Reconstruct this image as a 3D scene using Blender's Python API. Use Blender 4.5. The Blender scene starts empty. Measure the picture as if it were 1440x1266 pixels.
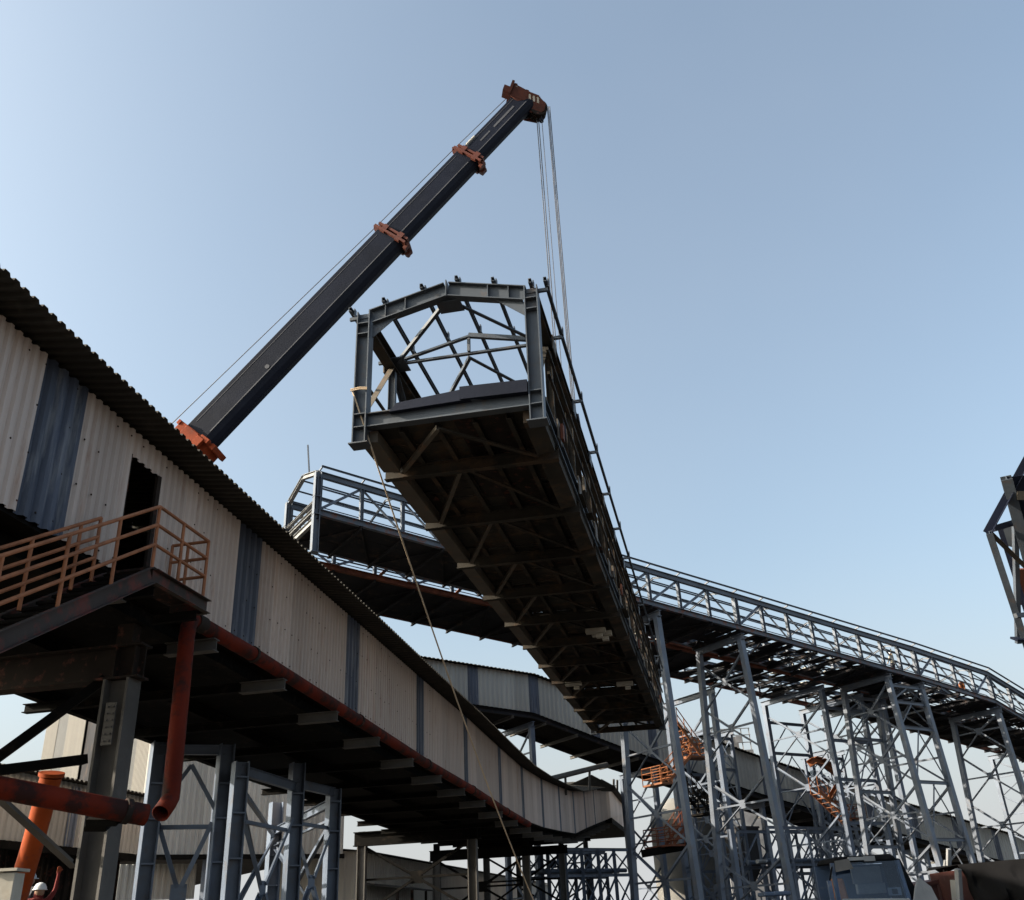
import bpy, bmesh, math, random
from mathutils import Vector as V3, Matrix
R = math.radians
random.seed(7)
sc = bpy.context.scene
col = sc.collection

# ------------------------------------------------------------------ camera
FPX, PIT, ROLL = 1330.0, math.atan(1330/2636), math.atan2(130, 2633)
EYE = V3((0, 0, 1.7))
FWD = V3((0, math.cos(PIT), math.sin(PIT)))
_u = V3((0, -math.sin(PIT), math.cos(PIT))); _r = V3((1, 0, 0))
RGT = math.cos(ROLL)*_r - math.sin(ROLL)*_u
UPV = math.sin(ROLL)*_r + math.cos(ROLL)*_u
cd = bpy.data.cameras.new('camera'); cam = bpy.data.objects.new('camera', cd); col.objects.link(cam)
cd.sensor_width = 36; cd.lens = 36*FPX/1440; cd.clip_end = 8000
cam.matrix_world = Matrix(((RGT.x, UPV.x, -FWD.x, EYE.x), (RGT.y, UPV.y, -FWD.y, EYE.y), (RGT.z, UPV.z, -FWD.z, EYE.z), (0, 0, 0, 1)))
sc.camera = cam

# ------------------------------------------------------------------ light
SUN_AZ, SUN_EL = -100, 25          # degrees clockwise from +Y, degrees up
w = bpy.data.worlds.new('World'); sc.world = w; w.use_nodes = True
nt = w.node_tree; bg = nt.nodes['Background']
sky = nt.nodes.new('ShaderNodeTexSky'); sky.sky_type = 'NISHITA'; sky.sun_disc = False
sky.sun_elevation = R(SUN_EL); sky.sun_rotation = R(SUN_AZ)
sky.air_density = 1.0; sky.dust_density = 6.0; sky.ozone_density = 1.4; sky.altitude = 0
hs = nt.nodes.new('ShaderNodeHueSaturation'); hs.inputs['Saturation'].default_value = 0.82
nt.links.new(sky.outputs[0], hs.inputs['Color'])
tcw = nt.nodes.new('ShaderNodeTexCoord'); sx = nt.nodes.new('ShaderNodeSeparateXYZ'); nt.links.new(tcw.outputs['Generated'], sx.inputs[0])
hr = nt.nodes.new('ShaderNodeMapRange'); hr.interpolation_type = 'SMOOTHSTEP'; nt.links.new(sx.outputs['Z'], hr.inputs[0])
hr.inputs[1].default_value = -.05; hr.inputs[2].default_value = .35; hr.inputs[3].default_value = .9; hr.inputs[4].default_value = 0
hz = nt.nodes.new('ShaderNodeMix'); hz.data_type = 'RGBA'; nz = nt.nodes.new('ShaderNodeTexNoise'); nz.inputs['Scale'].default_value = 1.6; nz.inputs['Detail'].default_value = 4; nt.links.new(tcw.outputs['Generated'], nz.inputs['Vector'])
nm = nt.nodes.new('ShaderNodeMapRange'); nm.inputs[1].default_value = .35; nm.inputs[2].default_value = .7; nm.inputs[3].default_value = 0; nm.inputs[4].default_value = .10; nt.links.new(nz.outputs['Fac'], nm.inputs[0])
na = nt.nodes.new('ShaderNodeMath'); na.operation = 'ADD'; nt.links.new(hr.outputs[0], na.inputs[0]); nt.links.new(nm.outputs[0], na.inputs[1])
nt.links.new(na.outputs[0], hz.inputs[0]); nt.links.new(hs.outputs[0], hz.inputs[6])
hz.inputs[7].default_value = (2.5, 2.38, 2.52, 1)      # pale dust haze low in the sky
tint = nt.nodes.new('ShaderNodeMix'); tint.data_type = 'RGBA'; tint.blend_type = 'MULTIPLY'; tint.inputs[0].default_value = 1
nt.links.new(hz.outputs[2], tint.inputs[6]); tint.inputs[7].default_value = (.915, .985, .95, 1); nt.links.new(tint.outputs[2], bg.inputs[0])
bg.inputs[1].default_value = 0.15
sl = bpy.data.lights.new('sun', 'SUN'); sun = bpy.data.objects.new('sun', sl); col.objects.link(sun)
sl.energy = 5.0; sl.angle = R(0.6); sl.color = (1, 0.88, 0.72)
sd = V3((math.sin(R(SUN_AZ))*math.cos(R(SUN_EL)), math.cos(R(SUN_AZ))*math.cos(R(SUN_EL)), math.sin(R(SUN_EL))))
sun.rotation_euler = sd.to_track_quat('Z', 'Y').to_euler(); sun.location = (-40, 0, 60)
sc.view_settings.view_transform = 'Standard'; sc.view_settings.look = 'None'
sc.view_settings.exposure = 1.12; sc.view_settings.gamma = 1

# ------------------------------------------------------------------ helpers
def at(x, y, dep):
    return EYE + (FWD + RGT*((x-720)/FPX) - UPV*((y-633)/FPX))*dep
class Axis:
    "plan frame: s runs along azimuth az, l to its right; p(l, s, z)"
    def __init__(self, az, s0=0):
        a = R(az); self.U = V3((math.sin(a), math.cos(a), 0)); self.N = V3((math.cos(a), -math.sin(a), 0)); self.s0 = s0
    def p(self, l, s, z): return self.N*l + self.U*(s+self.s0) + V3((0, 0, z))
    def onl(self, x, y, l):
        d = FWD + RGT*((x-720)/FPX) - UPV*((y-633)/FPX); q = EYE + d*(l/d.dot(self.N)); return q.dot(self.U)-self.s0, q.z
    def ls(self, q): return q.dot(self.N), q.dot(self.U)-self.s0
A1 = Axis(10.65, 18.153)      # enclosed gallery on the left
AV = Axis(57.3)               # lattice galleries on the right
def lerp(tab, s, k=1):
    if s <= tab[0][0]: a, b = tab[0], tab[1]
    else:
        a, b = tab[-2], tab[-1]
        for i in range(len(tab)-1):
            if tab[i][0] <= s <= tab[i+1][0]: a, b = tab[i], tab[i+1]; break
    t = (s-a[0])/(b[0]-a[0]); return a[k]+(b[k]-a[k])*t
Z = V3((0, 0, 1))
class MB:
    def __init__(self): self.v = []; self.f = []
    def poly(self, pts, faces):
        n = len(self.v); self.v += [V3(p) for p in pts]; self.f += [tuple(i+n for i in f) for f in faces]; return self
    def hexa(self, b, t):       # two quads, same winding
        return self.poly(list(b)+list(t), [(3, 2, 1, 0), (4, 5, 6, 7), (0, 1, 5, 4), (1, 2, 6, 5), (2, 3, 7, 6), (3, 0, 4, 7)])
    def obox(self, c, ax, ay, az):   # centre + half-axes
        c = V3(c); return self.hexa([c-ax-ay-az, c+ax-ay-az, c+ax+ay-az, c-ax+ay-az], [c-ax-ay+az, c+ax-ay+az, c+ax+ay+az, c-ax+ay+az])
    def axes(self, p, q, up):
        d = (V3(q)-V3(p)); L = d.length; d.normalize()
        up = V3(up) if up is not None else Z
        if abs(d.dot(up)) > 0.985: up = V3((0.31, 0.95, 0)) if abs(d.z) > .9 else Z
        s = d.cross(up).normalized(); u = s.cross(d).normalized(); return d, s, u, L
    def beam(self, p, q, w_, h, kind='box', up=None, t=None):
        p = V3(p); q = V3(q); d, s, u, L = self.axes(p, q, up); m = (p+q)/2; hd = d*(L/2)
        t = t or max(.012, min(w_, h)*.09)
        if kind == 'box': self.obox(m, hd, s*(w_/2), u*(h/2))
        elif kind == 'I':
            self.obox(m+u*(h/2-t/2), hd, s*(w_/2), u*(t/2)); self.obox(m-u*(h/2-t/2), hd, s*(w_/2), u*(t/2))
            self.obox(m, hd, s*(t/2), u*(h/2-t))
        elif kind == 'C':
            self.obox(m+u*(h/2-t/2), hd, s*(w_/2), u*(t/2)); self.obox(m-u*(h/2-t/2), hd, s*(w_/2), u*(t/2))
            self.obox(m-s*(w_/2-t/2), hd, s*(t/2), u*(h/2-t))
        elif kind == 'L':
            self.obox(m-u*(h/2-t/2), hd, s*(w_/2), u*(t/2)); self.obox(m-s*(w_/2-t/2)+u*(t/2), hd, s*(t/2), u*(h/2-t/2))
        return self
    def tube(self, pts, r, n=8, caps=True):
        pts = [V3(p) for p in pts]; rings = []; base = len(self.v); up = None
        for i, p in enumerate(pts):
            d = (pts[min(i+1, len(pts)-1)]-pts[max(i-1, 0)]).normalized()
            if up is None: up = d.orthogonal().normalized()
            up = (up-d*up.dot(d)).normalized(); s = d.cross(up)
            rr = r[i] if isinstance(r, (list, tuple)) else r
            self.v += [p+(up*math.cos(6.28318*k/n)+s*math.sin(6.28318*k/n))*rr for k in range(n)]
        for i in range(len(pts)-1):
            for k in range(n):
                a = base+i*n+k; b = base+i*n+(k+1) % n; self.f.append((a, b, b+n, a+n))
        if caps: self.f.append(tuple(base+k for k in range(n))[::-1]); self.f.append(tuple(base+(len(pts)-1)*n+k for k in range(n)))
        return self
    def plate(self, pts, nrm, t):   # extruded polygon
        k = len(pts); nn = V3(nrm).normalized()*(t/2); a = [V3(p)-nn for p in pts]; b = [V3(p)+nn for p in pts]
        return self.poly(a+b, [tuple(range(k))[::-1], tuple(range(k, 2*k))]+[(i, (i+1) % k, (i+1) % k+k, i+k) for i in range(k)])
    def lathe(self, c, prof, n=24, ax=None):
        c = V3(c); base = len(self.v); ax = V3(ax or (0, 0, 1)).normalized(); e1 = ax.orthogonal().normalized(); e2 = ax.cross(e1)
        for r_, z_ in prof: self.v += [c+ax*z_+(e1*math.cos(6.28318*k/n)+e2*math.sin(6.28318*k/n))*r_ for k in range(n)]
        for i in range(len(prof)-1):
            for k in range(n): a = base+i*n+k; b = base+i*n+(k+1) % n; self.f.append((a, b, b+n, a+n))
        self.f.append(tuple(base+k for k in range(n))[::-1]); self.f.append(tuple(base+(len(prof)-1)*n+k for k in range(n)))
        return self
    def build(self, name, mat, parent=None, smooth=False, bev=0):
        lo = V3([min(v[i] for v in self.v) for i in range(3)]); hi = V3([max(v[i] for v in self.v) for i in range(3)]); c = (lo+hi)/2
        me = bpy.data.meshes.new(name); me.from_pydata([v-c for v in self.v], [], self.f); me.update()
        bm = bmesh.new(); bm.from_mesh(me); bmesh.ops.recalc_face_normals(bm, faces=bm.faces); bm.to_mesh(me); bm.free()
        if smooth:
            for p in me.polygons: p.use_smooth = True
            me.set_sharp_from_angle(angle=R(40))
        me.materials.append(mat); o = bpy.data.objects.new(name, me); col.objects.link(o)
        wl = parent['_w'] if parent and '_w' in parent else (0, 0, 0)
        o['_w'] = tuple(c); o.location = c-V3(wl); o.parent = parent
        if bev:
            m = o.modifiers.new('bevel', 'BEVEL'); m.width = bev; m.segments = 2; m.limit_method = 'ANGLE'
        return o
def tag(o, label, cat=None, group=None, kind=None):
    o['label'] = label
    if cat: o['category'] = cat
    if group: o['group'] = group
    if kind: o['kind'] = kind
    return o
def thing(name, label, cat, loc, group=None):
    o = bpy.data.objects.new(name, None); col.objects.link(o); o.location = loc; o['_w'] = tuple(V3(loc)); o.empty_display_size = .3
    return tag(o, label, cat, group)
def B(p, q, w_, h, kind='box', up=None, t=None): return MB().beam(p, q, w_, h, kind, up, t)

# ------------------------------------------------------------------ materials
def mat(name, c, rough=.55, metal=0, spots=None, amt=.35, scale=1.2, var=.25, streak=False, bump=.15, thr=None, spec=.4):
    "painted / weathered surface: base colour with broad tone noise, patches of a second colour, fine bump"
    c = [x*.8 for x in c]
    m = bpy.data.materials.new(name); m.use_nodes = True; n = m.node_tree.nodes; l = m.node_tree.links; b = n['Principled BSDF']
    b.inputs['Roughness'].default_value = rough; b.inputs['Metallic'].default_value = metal; b.inputs['Specular IOR Level'].default_value = spec
    g = n.new('ShaderNodeNewGeometry'); mp = n.new('ShaderNodeMapping'); l.new(g.outputs['Position'], mp.inputs[0])
    if streak: mp.inputs['Scale'].default_value = (1, 1, .12)
    t1 = n.new('ShaderNodeTexNoise'); t1.inputs['Scale'].default_value = scale; t1.inputs['Detail'].default_value = 6; l.new(mp.outputs[0], t1.inputs['Vector'])
    r1 = n.new('ShaderNodeMapRange'); r1.inputs[1].default_value = .3; r1.inputs[2].default_value = .7; r1.inputs[3].default_value = 1-var; r1.inputs[4].default_value = 1+var; l.new(t1.outputs['Fac'], r1.inputs[0])
    mx = n.new('ShaderNodeMix'); mx.data_type = 'RGBA'; mx.blend_type = 'MULTIPLY'; mx.inputs[0].default_value = 1
    mx.inputs[6].default_value = (*c, 1); l.new(r1.outputs[0], mx.inputs[7]); out = mx.outputs[2]
    if spots:
        t2 = n.new('ShaderNodeTexNoise'); t2.inputs['Scale'].default_value = scale*2.7; t2.inputs['Detail'].default_value = 8; t2.inputs['Roughness'].default_value = .65; l.new(mp.outputs[0], t2.inputs['Vector'])
        r2 = n.new('ShaderNodeMapRange'); th = thr or .55; r2.inputs[1].default_value = th; r2.inputs[2].default_value = th+.12; r2.inputs[3].default_value = 0; r2.inputs[4].default_value = amt; l.new(t2.outputs['Fac'], r2.inputs[0])
        m2 = n.new('ShaderNodeMix'); m2.data_type = 'RGBA'; l.new(r2.outputs[0], m2.inputs[0]); l.new(out, m2.inputs[6]); m2.inputs[7].default_value = (*spots, 1); out = m2.outputs[2]
    l.new(out, b.inputs['Base Color'])
    if bump:
        t3 = n.new('ShaderNodeTexNoise'); t3.inputs['Scale'].default_value = 14; t3.inputs['Detail'].default_value = 4; l.new(g.outputs['Position'], t3.inputs['Vector'])
        bp = n.new('ShaderNodeBump'); bp.inputs['Strength'].default_value = bump; bp.inputs['Distance'].default_value = .02; l.new(t3.outputs['Fac'], bp.inputs['Height']); l.new(bp.outputs[0], b.inputs['Normal'])
    return m
RUST = (.13, .045, .02)
M = dict(
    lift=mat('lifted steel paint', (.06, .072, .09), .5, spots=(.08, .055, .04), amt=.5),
    liftdk=mat('stained and shaded steel', (.044, .039, .033), .85, spec=.15, spots=(.085, .055, .036), amt=.75, scale=.55, var=.6, thr=.5),
    lifttan=mat('plain tan steel', (.10, .082, .062), .7, spots=(.2, .09, .04), amt=.5),
    blue=mat('grey blue steel paint', (.115, .138, .178), .5, spots=(.12, .095, .075), amt=.45, scale=.8),
    bluedk=mat('blue steel paint', (.105, .135, .19), .5, spots=(.09, .07, .055), amt=.4, scale=.8),
    floor=mat('dark floor plate', (.022, .022, .026), .8, spec=.15, spots=(.09, .06, .045), amt=.5, scale=.5, var=.35),
    head=mat('dark maroon red paint', (.105, .022, .010), .6, spots=(.05, .02, .015), amt=.7, scale=3),
    litwall=mat('toned down sunlit sheet', (.19, .178, .158), .6, spots=(.2, .185, .16), amt=.5, scale=.5, var=.08, streak=True),  # hall sheet colour lowered because this side faces the sun
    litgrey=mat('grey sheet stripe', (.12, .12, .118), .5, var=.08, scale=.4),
    bluerust=mat('rust bitten blue steel', (.105, .125, .158), .6, spots=(.16, .055, .03), amt=.85, scale=1.1, thr=.5),
    redbrown=mat('worn red brown channel', (.045, .034, .03), .8, spots=(.13, .03, .022), amt=.8, scale=.9, thr=.5),
    rust=mat('rusted steel', (.16, .045, .02), .8, spots=(.12, .05, .03), amt=.7, scale=2, var=.4),
    orange=mat('orange primer', (.24, .08, .024), .6, spots=(.25, .08, .03), amt=.6, scale=1.5),
    pale=mat('pale beige sheet', (.5, .47, .41), .8, spots=(.3, .24, .18), amt=.5),
    boom=mat('dark boom paint', (.009, .0115, .022), .5, spec=.12, spots=(.016, .018, .028), amt=.4, scale=.5),
    crane=mat('crane orange red', (.29, .05, .014), .65, spec=.15, spots=(.12, .035, .02), amt=.6, scale=2),
    cream=mat('cream corrugated sheet', (.63, .53, .475), .6, spots=(.42, .30, .23), amt=.45, scale=.9, var=.1, streak=True, thr=.53),
    strip=mat('blue corrugated sheet', (.07, .085, .125), .5, spots=(.22, .23, .25), amt=.55, scale=1.6, var=.4, streak=True, thr=.52),
    roof=mat('dusty brown roof sheet', (.042, .037, .030), .8, spots=(.07, .06, .05), amt=.6, scale=.6),
    black=mat('near black steel', (.006, .0055, .005), .9, spec=.1, spots=(.03, .022, .017), amt=.5),
    brown=mat('dirty brown steel', (.026, .02, .017), .8, spec=.15, spots=(.16, .06, .045), amt=.6, scale=1.6, var=.35),
    grey=mat('grey concrete steel', (.085, .08, .075), .75, spots=(.1, .095, .09), amt=.5),
    redpipe=mat('red oxide pipe', (.125, .015, .006), .75, spots=(.02, .011, .010), amt=.88, scale=.8, var=.4, spec=.12, thr=.47),
    rail=mat('brown handrail paint', (.36, .145, .07), .7, spec=.2, spots=(.12, .06, .04), amt=.5, scale=3),
    opipe=mat('bright orange pipe', (.31, .055, .010), .7, spec=.15, spots=(.12, .03, .02), amt=.8, thr=.52, scale=1.2),
    wall2=mat('off white corrugated wall', (.44, .43, .40), .65, spots=(.36, .34, .3), amt=.4, scale=.5, var=.1, streak=True),
    wallg=mat('grey translucent sheet', (.36, .37, .37), .5, var=.1, scale=.4),
    cable=mat('wire rope', (.1, .1, .11), .5, metal=.3, bump=0),
    rope=mat('tan hemp rope', (.5, .38, .26), .9, bump=0),
    silo=mat('dusty grey silo paint', (.20, .195, .185), .7, spots=(.25, .24, .22), amt=.5, scale=.4),
    hopper=mat('dark hopper steel', (.035, .033, .036), .7),
    conc=mat('far concrete', (.2, .2, .21), .9),
    tarp=mat('black tarpaulin', (.007, .007, .008), .85, spec=.08, spots=(.016, .016, .016), amt=.5, scale=.8),
    tred=mat('maroon truck bed', (.05, .012, .009), .6, spots=(.1, .05, .04), amt=.6),
    cab=mat('slate blue cab paint', (.06, .095, .165), .4, spots=(.25, .24, .22), amt=.3),
    dust=mat('pale grey panel', (.27, .275, .28), .8, spots=(.3, .29, .27), amt=.4),
    redshirt=mat('dark red cotton', (.14, .012, .010), .9, bump=0), bluehat=mat('pale blue plastic', (.42, .52, .62), .35, bump=0),
    skin=mat('skin', (.28, .16, .1), .6, bump=0), cloth=mat('khaki work clothes', (.42, .38, .3), .9), trous=mat('dark trousers', (.06, .06, .07), .9),
    helmet=mat('white plastic', (.75, .76, .78), .3, bump=0), seat=mat('orange brown seat cover', (.36, .15, .06), .8),
    ground=mat('dusty ground', (.075, .066, .056), .95, spots=(.05, .045, .04), amt=.7, scale=.08, var=.3),
)
def cream_sheet(m, ax, spots):
    "adds sheet-to-sheet tone, rust runs that start at the eave fixings, and a dirty splash band to a corrugated sheet material"
    n = m.node_tree.nodes; l = m.node_tree.links; b = n['Principled BSDF']; src = b.inputs['Base Color'].links[0].from_socket
    g = n.new('ShaderNodeNewGeometry')
    dt = n.new('ShaderNodeVectorMath'); dt.operation = 'DOT_PRODUCT'; l.new(g.outputs['Position'], dt.inputs[0]); dt.inputs[1].default_value = ax.U
    sp = n.new('ShaderNodeMath'); sp.operation = 'DIVIDE'; l.new(dt.outputs['Value'], sp.inputs[0]); sp.inputs[1].default_value = 1.02
    fl_ = n.new('ShaderNodeMath'); fl_.operation = 'FLOOR'; l.new(sp.outputs[0], fl_.inputs[0])
    wn_ = n.new('ShaderNodeTexWhiteNoise'); wn_.noise_dimensions = '1D'; l.new(fl_.outputs[0], wn_.inputs['W'])
    mr = n.new('ShaderNodeMapRange'); mr.inputs[3].default_value = .84; mr.inputs[4].default_value = 1.1; l.new(wn_.outputs['Value'], mr.inputs[0])
    mx = n.new('ShaderNodeMix'); mx.data_type = 'RGBA'; mx.blend_type = 'MULTIPLY'; mx.inputs[0].default_value = 1; l.new(src, mx.inputs[6]); l.new(mr.outputs[0], mx.inputs[7])
    # rust runs: thin streaks along the ribs, patchy
    cb = n.new('ShaderNodeCombineXYZ'); sc_ = n.new('ShaderNodeMath'); sc_.operation = 'MULTIPLY'; sc_.inputs[1].default_value = 5.1; l.new(dt.outputs['Value'], sc_.inputs[0]); l.new(sc_.outputs[0], cb.inputs[0])
    sx_ = n.new('ShaderNodeSeparateXYZ'); l.new(g.outputs['Position'], sx_.inputs[0]); zs = n.new('ShaderNodeMath'); zs.operation = 'MULTIPLY'; zs.inputs[1].default_value = .55; l.new(sx_.outputs['Z'], zs.inputs[0]); l.new(zs.outputs[0], cb.inputs[1])
    tn = n.new('ShaderNodeTexNoise'); tn.inputs['Scale'].default_value = 1; tn.inputs['Detail'].default_value = 5; tn.inputs['Roughness'].default_value = .7; l.new(cb.outputs[0], tn.inputs['Vector'])
    r2 = n.new('ShaderNodeMapRange'); r2.inputs[1].default_value = .55; r2.inputs[2].default_value = .72; r2.inputs[4].default_value = .6; l.new(tn.outputs['Fac'], r2.inputs[0])
    m2 = n.new('ShaderNodeMix'); m2.data_type = 'RGBA'; l.new(r2.outputs[0], m2.inputs[0]); l.new(mx.outputs[2], m2.inputs[6]); m2.inputs[7].default_value = (*spots, 1)
    l.new(m2.outputs[2], b.inputs['Base Color'])
cream_sheet(M['cream'], A1, (.27, .15, .10)); cream_sheet(M['wall2'], AV, (.24, .22, .19))
def glass_mat():
    m = bpy.data.materials.new('cab glass'); m.use_nodes = True; b = m.node_tree.nodes['Principled BSDF']
    b.inputs['Base Color'].default_value = (.55, .68, .85, 1); b.inputs['Roughness'].default_value = .05; b.inputs['Transmission Weight'].default_value = 1; b.inputs['IOR'].default_value = 1.45  # bluish base colour stands in for the reflected sky
    return m
M['glass'] = glass_mat()

# ------------------------------------------------------------------ ground
g = MB(); g.poly([(-3000, -3000, 0), (3000, -3000, 0), (3000, 3000, 0), (-3000, 3000, 0)], [(0, 1, 2, 3)])
tag(g.build('ground', M['ground']), 'dusty brown yard ground', kind='structure')

# ------------------------------------------------------------------ corrugated sheets
def corr_wall(ax, l, s0, s1, fb, ft, pitch=.2, dep=.05, out=1, th=.004):
    "trapezoidal sheet in the plane l, between fb(s) and ft(s); given a little thickness"
    m = MB(); n = max(1, round((s1-s0)/pitch)); pr = [(0, 0), (.36, 0), (.5, 1), (.86, 1)]; row = []
    for i in range(n):
        for a, b in pr: row.append((s0+(s1-s0)*(i+a)/n, b*dep*out))
    row.append((s1, 0))
    vs = []; fs = []
    for s, d in row:
        for e in (0, -th*out): vs += [ax.p(l+d+e, s, fb(s)), ax.p(l+d+e, s, ft(s))]
    k = len(row)
    for i in range(k-1):
        a = i*4; b = a+4
        fs += [(a, b, b+1, a+1), (a+2, a+3, b+3, b+2), (a, a+2, b+2, b), (a+1, b+1, b+3, a+3)]
    fs += [(0, 1, 3, 2), ((k-1)*4, (k-1)*4+2, (k-1)*4+3, (k-1)*4+1)]
    return m.poly(vs, fs)
def corr_roof(ax, la, lb, s0, s1, fz, ra, rb, pitch=.21, dep=.055, th=.006):
    "sheet whose corrugations run from l=la (rise ra) to l=lb (rise rb)"
    m = MB(); n = max(1, round((s1-s0)/pitch)); pr = [(0, 0), (.3, 0), (.42, 1), (.88, 1)]; row = []
    for i in range(n):
        for a, b in pr: row.append((s0+(s1-s0)*(i+a)/n, b*dep))
    row.append((s1, 0)); vs = []; fs = []
    for s, d in row:
        for e in (0, -th): vs += [ax.p(la, s, fz(s)+ra+d+e), ax.p(lb, s, fz(s)+rb+d+e)]
    k = len(row)
    for i in range(k-1):
        a = i*4; b = a+4
        fs += [(a, b, b+1, a+1), (a+2, a+3, b+3, b+2), (a, a+2, b+2, b), (a+1, b+1, b+3, a+3)]
    fs += [(0, 1, 3, 2), ((k-1)*4, (k-1)*4+2, (k-1)*4+3, (k-1)*4+1)]
    return m.poly(vs, fs)

# ------------------------------------------------------------------ enclosed gallery on the left
G1 = [(-22, 7.62, 10.45), (-7, 7.38, 10.05), (0, 7.29, 9.85), (6.4, 7.07, 9.66), (12.8, 6.82, 9.44), (18.9, 6.70, 9.27), (25, 6.48, 9.0), (30, 6.37, 8.82),
      (35.5, 6.45, 8.92), (41.5, 6.70, 9.20), (47.5, 7.0, 9.55), (53, 7.75, 10.25), (58.5, 8.45, 11.0), (70, 9.9, 12.5)]
zb = lambda s: lerp(G1, s, 1)
zt = lambda s: lerp(G1, s, 2)
LR, LL = -9.43, -15.6
gal = thing('enclosed_gallery', 'long cream corrugated conveyor gallery with blue strips, receding from the left edge', 'conveyor gallery', A1.p(LR, 0, 7.3))
SC = [-13.1, -6.7, -.05, 6.4, 12.8, 18.9, 25, 30.1, 35.6, 41.5, 47.4, 53, 58.5]
edges = []; prev = -20
for c in SC:
    hw = .54 if c < 1 else (.5 if c < 10 else .42 if c < 16 else .3)
    edges.append((prev, c-hw, 'wall')); edges.append((c-hw, c+hw, 'strip')); prev = c+hw
edges.append((prev, 70, 'wall'))
DS0, DS1 = -4.74, -3.85
for a, b, k in edges:
    if k == 'strip': corr_wall(A1, LR-.012, a, b, zb, zt, pitch=.27, dep=.07).build('translucent_strip', M['strip'], gal); continue
    if a < DS0 < b:      # the doorway is cut out of this sheet
        o = corr_wall(A1, LR, a, DS0, lambda s: zb(s), zt); o2 = corr_wall(A1, LR, DS1, b, zb, zt); o3 = corr_wall(A1, LR, DS0, DS1, lambda s: 9.5-.02*(s-DS0), zt)
        for q in (o2, o3): o.poly(q.v, q.f)
        o.build('wall', M['cream'], gal); continue
    corr_wall(A1, LR, a, b, zb, zt).build('wall', M['cream'], gal)
corr_wall(A1, LL, -20, 70, zb, zt, pitch=.8, out=-1).build('wall', M['cream'], gal)
corr_roof(A1, LR+.76, (LR+LL)/2, -20, 70, zt, -.03, .55).build('roof', M['roof'], gal)
corr_roof(A1, (LR+LL)/2-.002, LL-.6, -20, 70, zt, .55, -.03, pitch=.8).build('roof', M['roof'], gal)
m = MB(); rs = random.Random(2)
s = -15.0
while s < 14:
    for f in (.06, .36, .66, .93):
        if rs.random() < .62:
            q = A1.p(LR+.052, s+.13+rs.uniform(-.02, .02), zb(s)+(zt(s)-zb(s))*f+rs.uniform(-.03, .03)); m.obox(q, A1.U*.012, A1.N*.008, Z*.012)
    s += .4
tag(m.build('screw', M['brown'], gal), 'rows of dark sheet screws', kind='stuff')
# eave beam under the roof, floor slab in segments, longitudinal girders, cross beams
m = MB(); mf = MB(); mg = MB()
ks = [g_[0] for g_ in G1]; ks[0] = -20
for a, b in zip(ks, ks[1:]):
    m.beam(A1.p(LR-.16, a, zt(a)-.13), A1.p(LR-.16, b, zt(b)-.13), .12, .16, 'box')
    mf.hexa([A1.p(LR-.03, a, zb(a)-.06), A1.p(LR-.03, b, zb(b)-.06), A1.p(LL+.03, b, zb(b)-.06), A1.p(LL+.03, a, zb(a)-.06)],
            [A1.p(LR-.03, a, zb(a)+.04), A1.p(LR-.03, b, zb(b)+.04), A1.p(LL+.03, b, zb(b)+.04), A1.p(LL+.03, a, zb(a)+.04)])
    for l in (LR-.5, LL+.5, (LR+LL)/2): mg.beam(A1.p(l, a, zb(a)-.225), A1.p(l, b, zb(b)-.225), .2, .32, 'I')
m.build('eave_beam', M['black'], gal); mf.build('floor', M['black'], gal); mg.build('floor_girder', M['black'], gal)  # near black floor and girders carry the deep shade underneath
s = -17.6
while s < 68:
    B(A1.p(LR-.7, s, zb(s)-.49), A1.p(LL+.05, s, zb(s)-.49), .2, .2, 'I').build('cross_beam', M['black'], gal)  # beam coloured black as underside shade; its outer end stays grey
    B(A1.p(LR+.36, s, zb(s)-.5), A1.p(LR-.69, s, zb(s)-.5), .22, .24, 'I', t=.02).build('bracket', M['grey'], gal); s += 3.18
# black panel seen through the doorway
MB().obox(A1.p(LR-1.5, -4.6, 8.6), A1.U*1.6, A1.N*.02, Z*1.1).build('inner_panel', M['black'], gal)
m = MB()
for a, b in ((A1.p(LR+.01, DS0-.04, 7.4), A1.p(LR+.01, DS0-.04, 9.52)), (A1.p(LR+.01, DS1+.04, 7.35), A1.p(LR+.01, DS1+.04, 9.5))): m.beam(a, b, .06, .1)
m.build('door_frame', M['brown'], gal)
# rising far end bends away
e0 = A1.p(LR, 70.02, 0); pt = at(884.5, 1143, 92); pb = at(884.5, 1170, 92)
m = MB(); back = A1.N*-5
m.hexa([A1.p(LR, 70.02, 9.9), V3((pb.x, pb.y, pb.z)), pb+back, A1.p(LR-5, 70.02, 9.9)], [A1.p(LR, 70.02, 12.45), pt, pt+back, A1.p(LR-5, 70.02, 12.45)])
m.build('end_section', M['cream'], gal)
m = MB(); m.hexa([A1.p(LR+.1, 69.9, 9.45), pb+A1.N*.1-Z*.45, pb+back-Z*.45, A1.p(LR-5, 69.9, 9.45)], [A1.p(LR+.1, 69.9, 9.88), pb+A1.N*.1-Z*.02, pb+back-Z*.02, A1.p(LR-5, 69.9, 9.88)]); m.build('end_floor', M['black'], gal)
for (xa, ya, xb_, yb_, xc, yc, d) in ((800, 1104, 832, 1090, 862, 1106, 74), (826, 1106, 846, 1096, 866, 1107, 77)):
    m = MB(); m.plate([at(xa, ya, d), at(xb_, yb_, d+1), at(xc, yc, d+2), at(xc-6, yc+6, d+2), at(xa+4, ya+6, d)], FWD+UPV*.6, .06); m.build('roof_flap', M['roof'], gal)
B(at(863, 1112, 80), at(863, 1096, 80), .16, .16).build('roof_stub', M['grey'], gal); B(at(868, 1114, 80.5), at(868, 1097, 80.5), .16, .16).build('roof_stub', M['grey'], gal)
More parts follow.
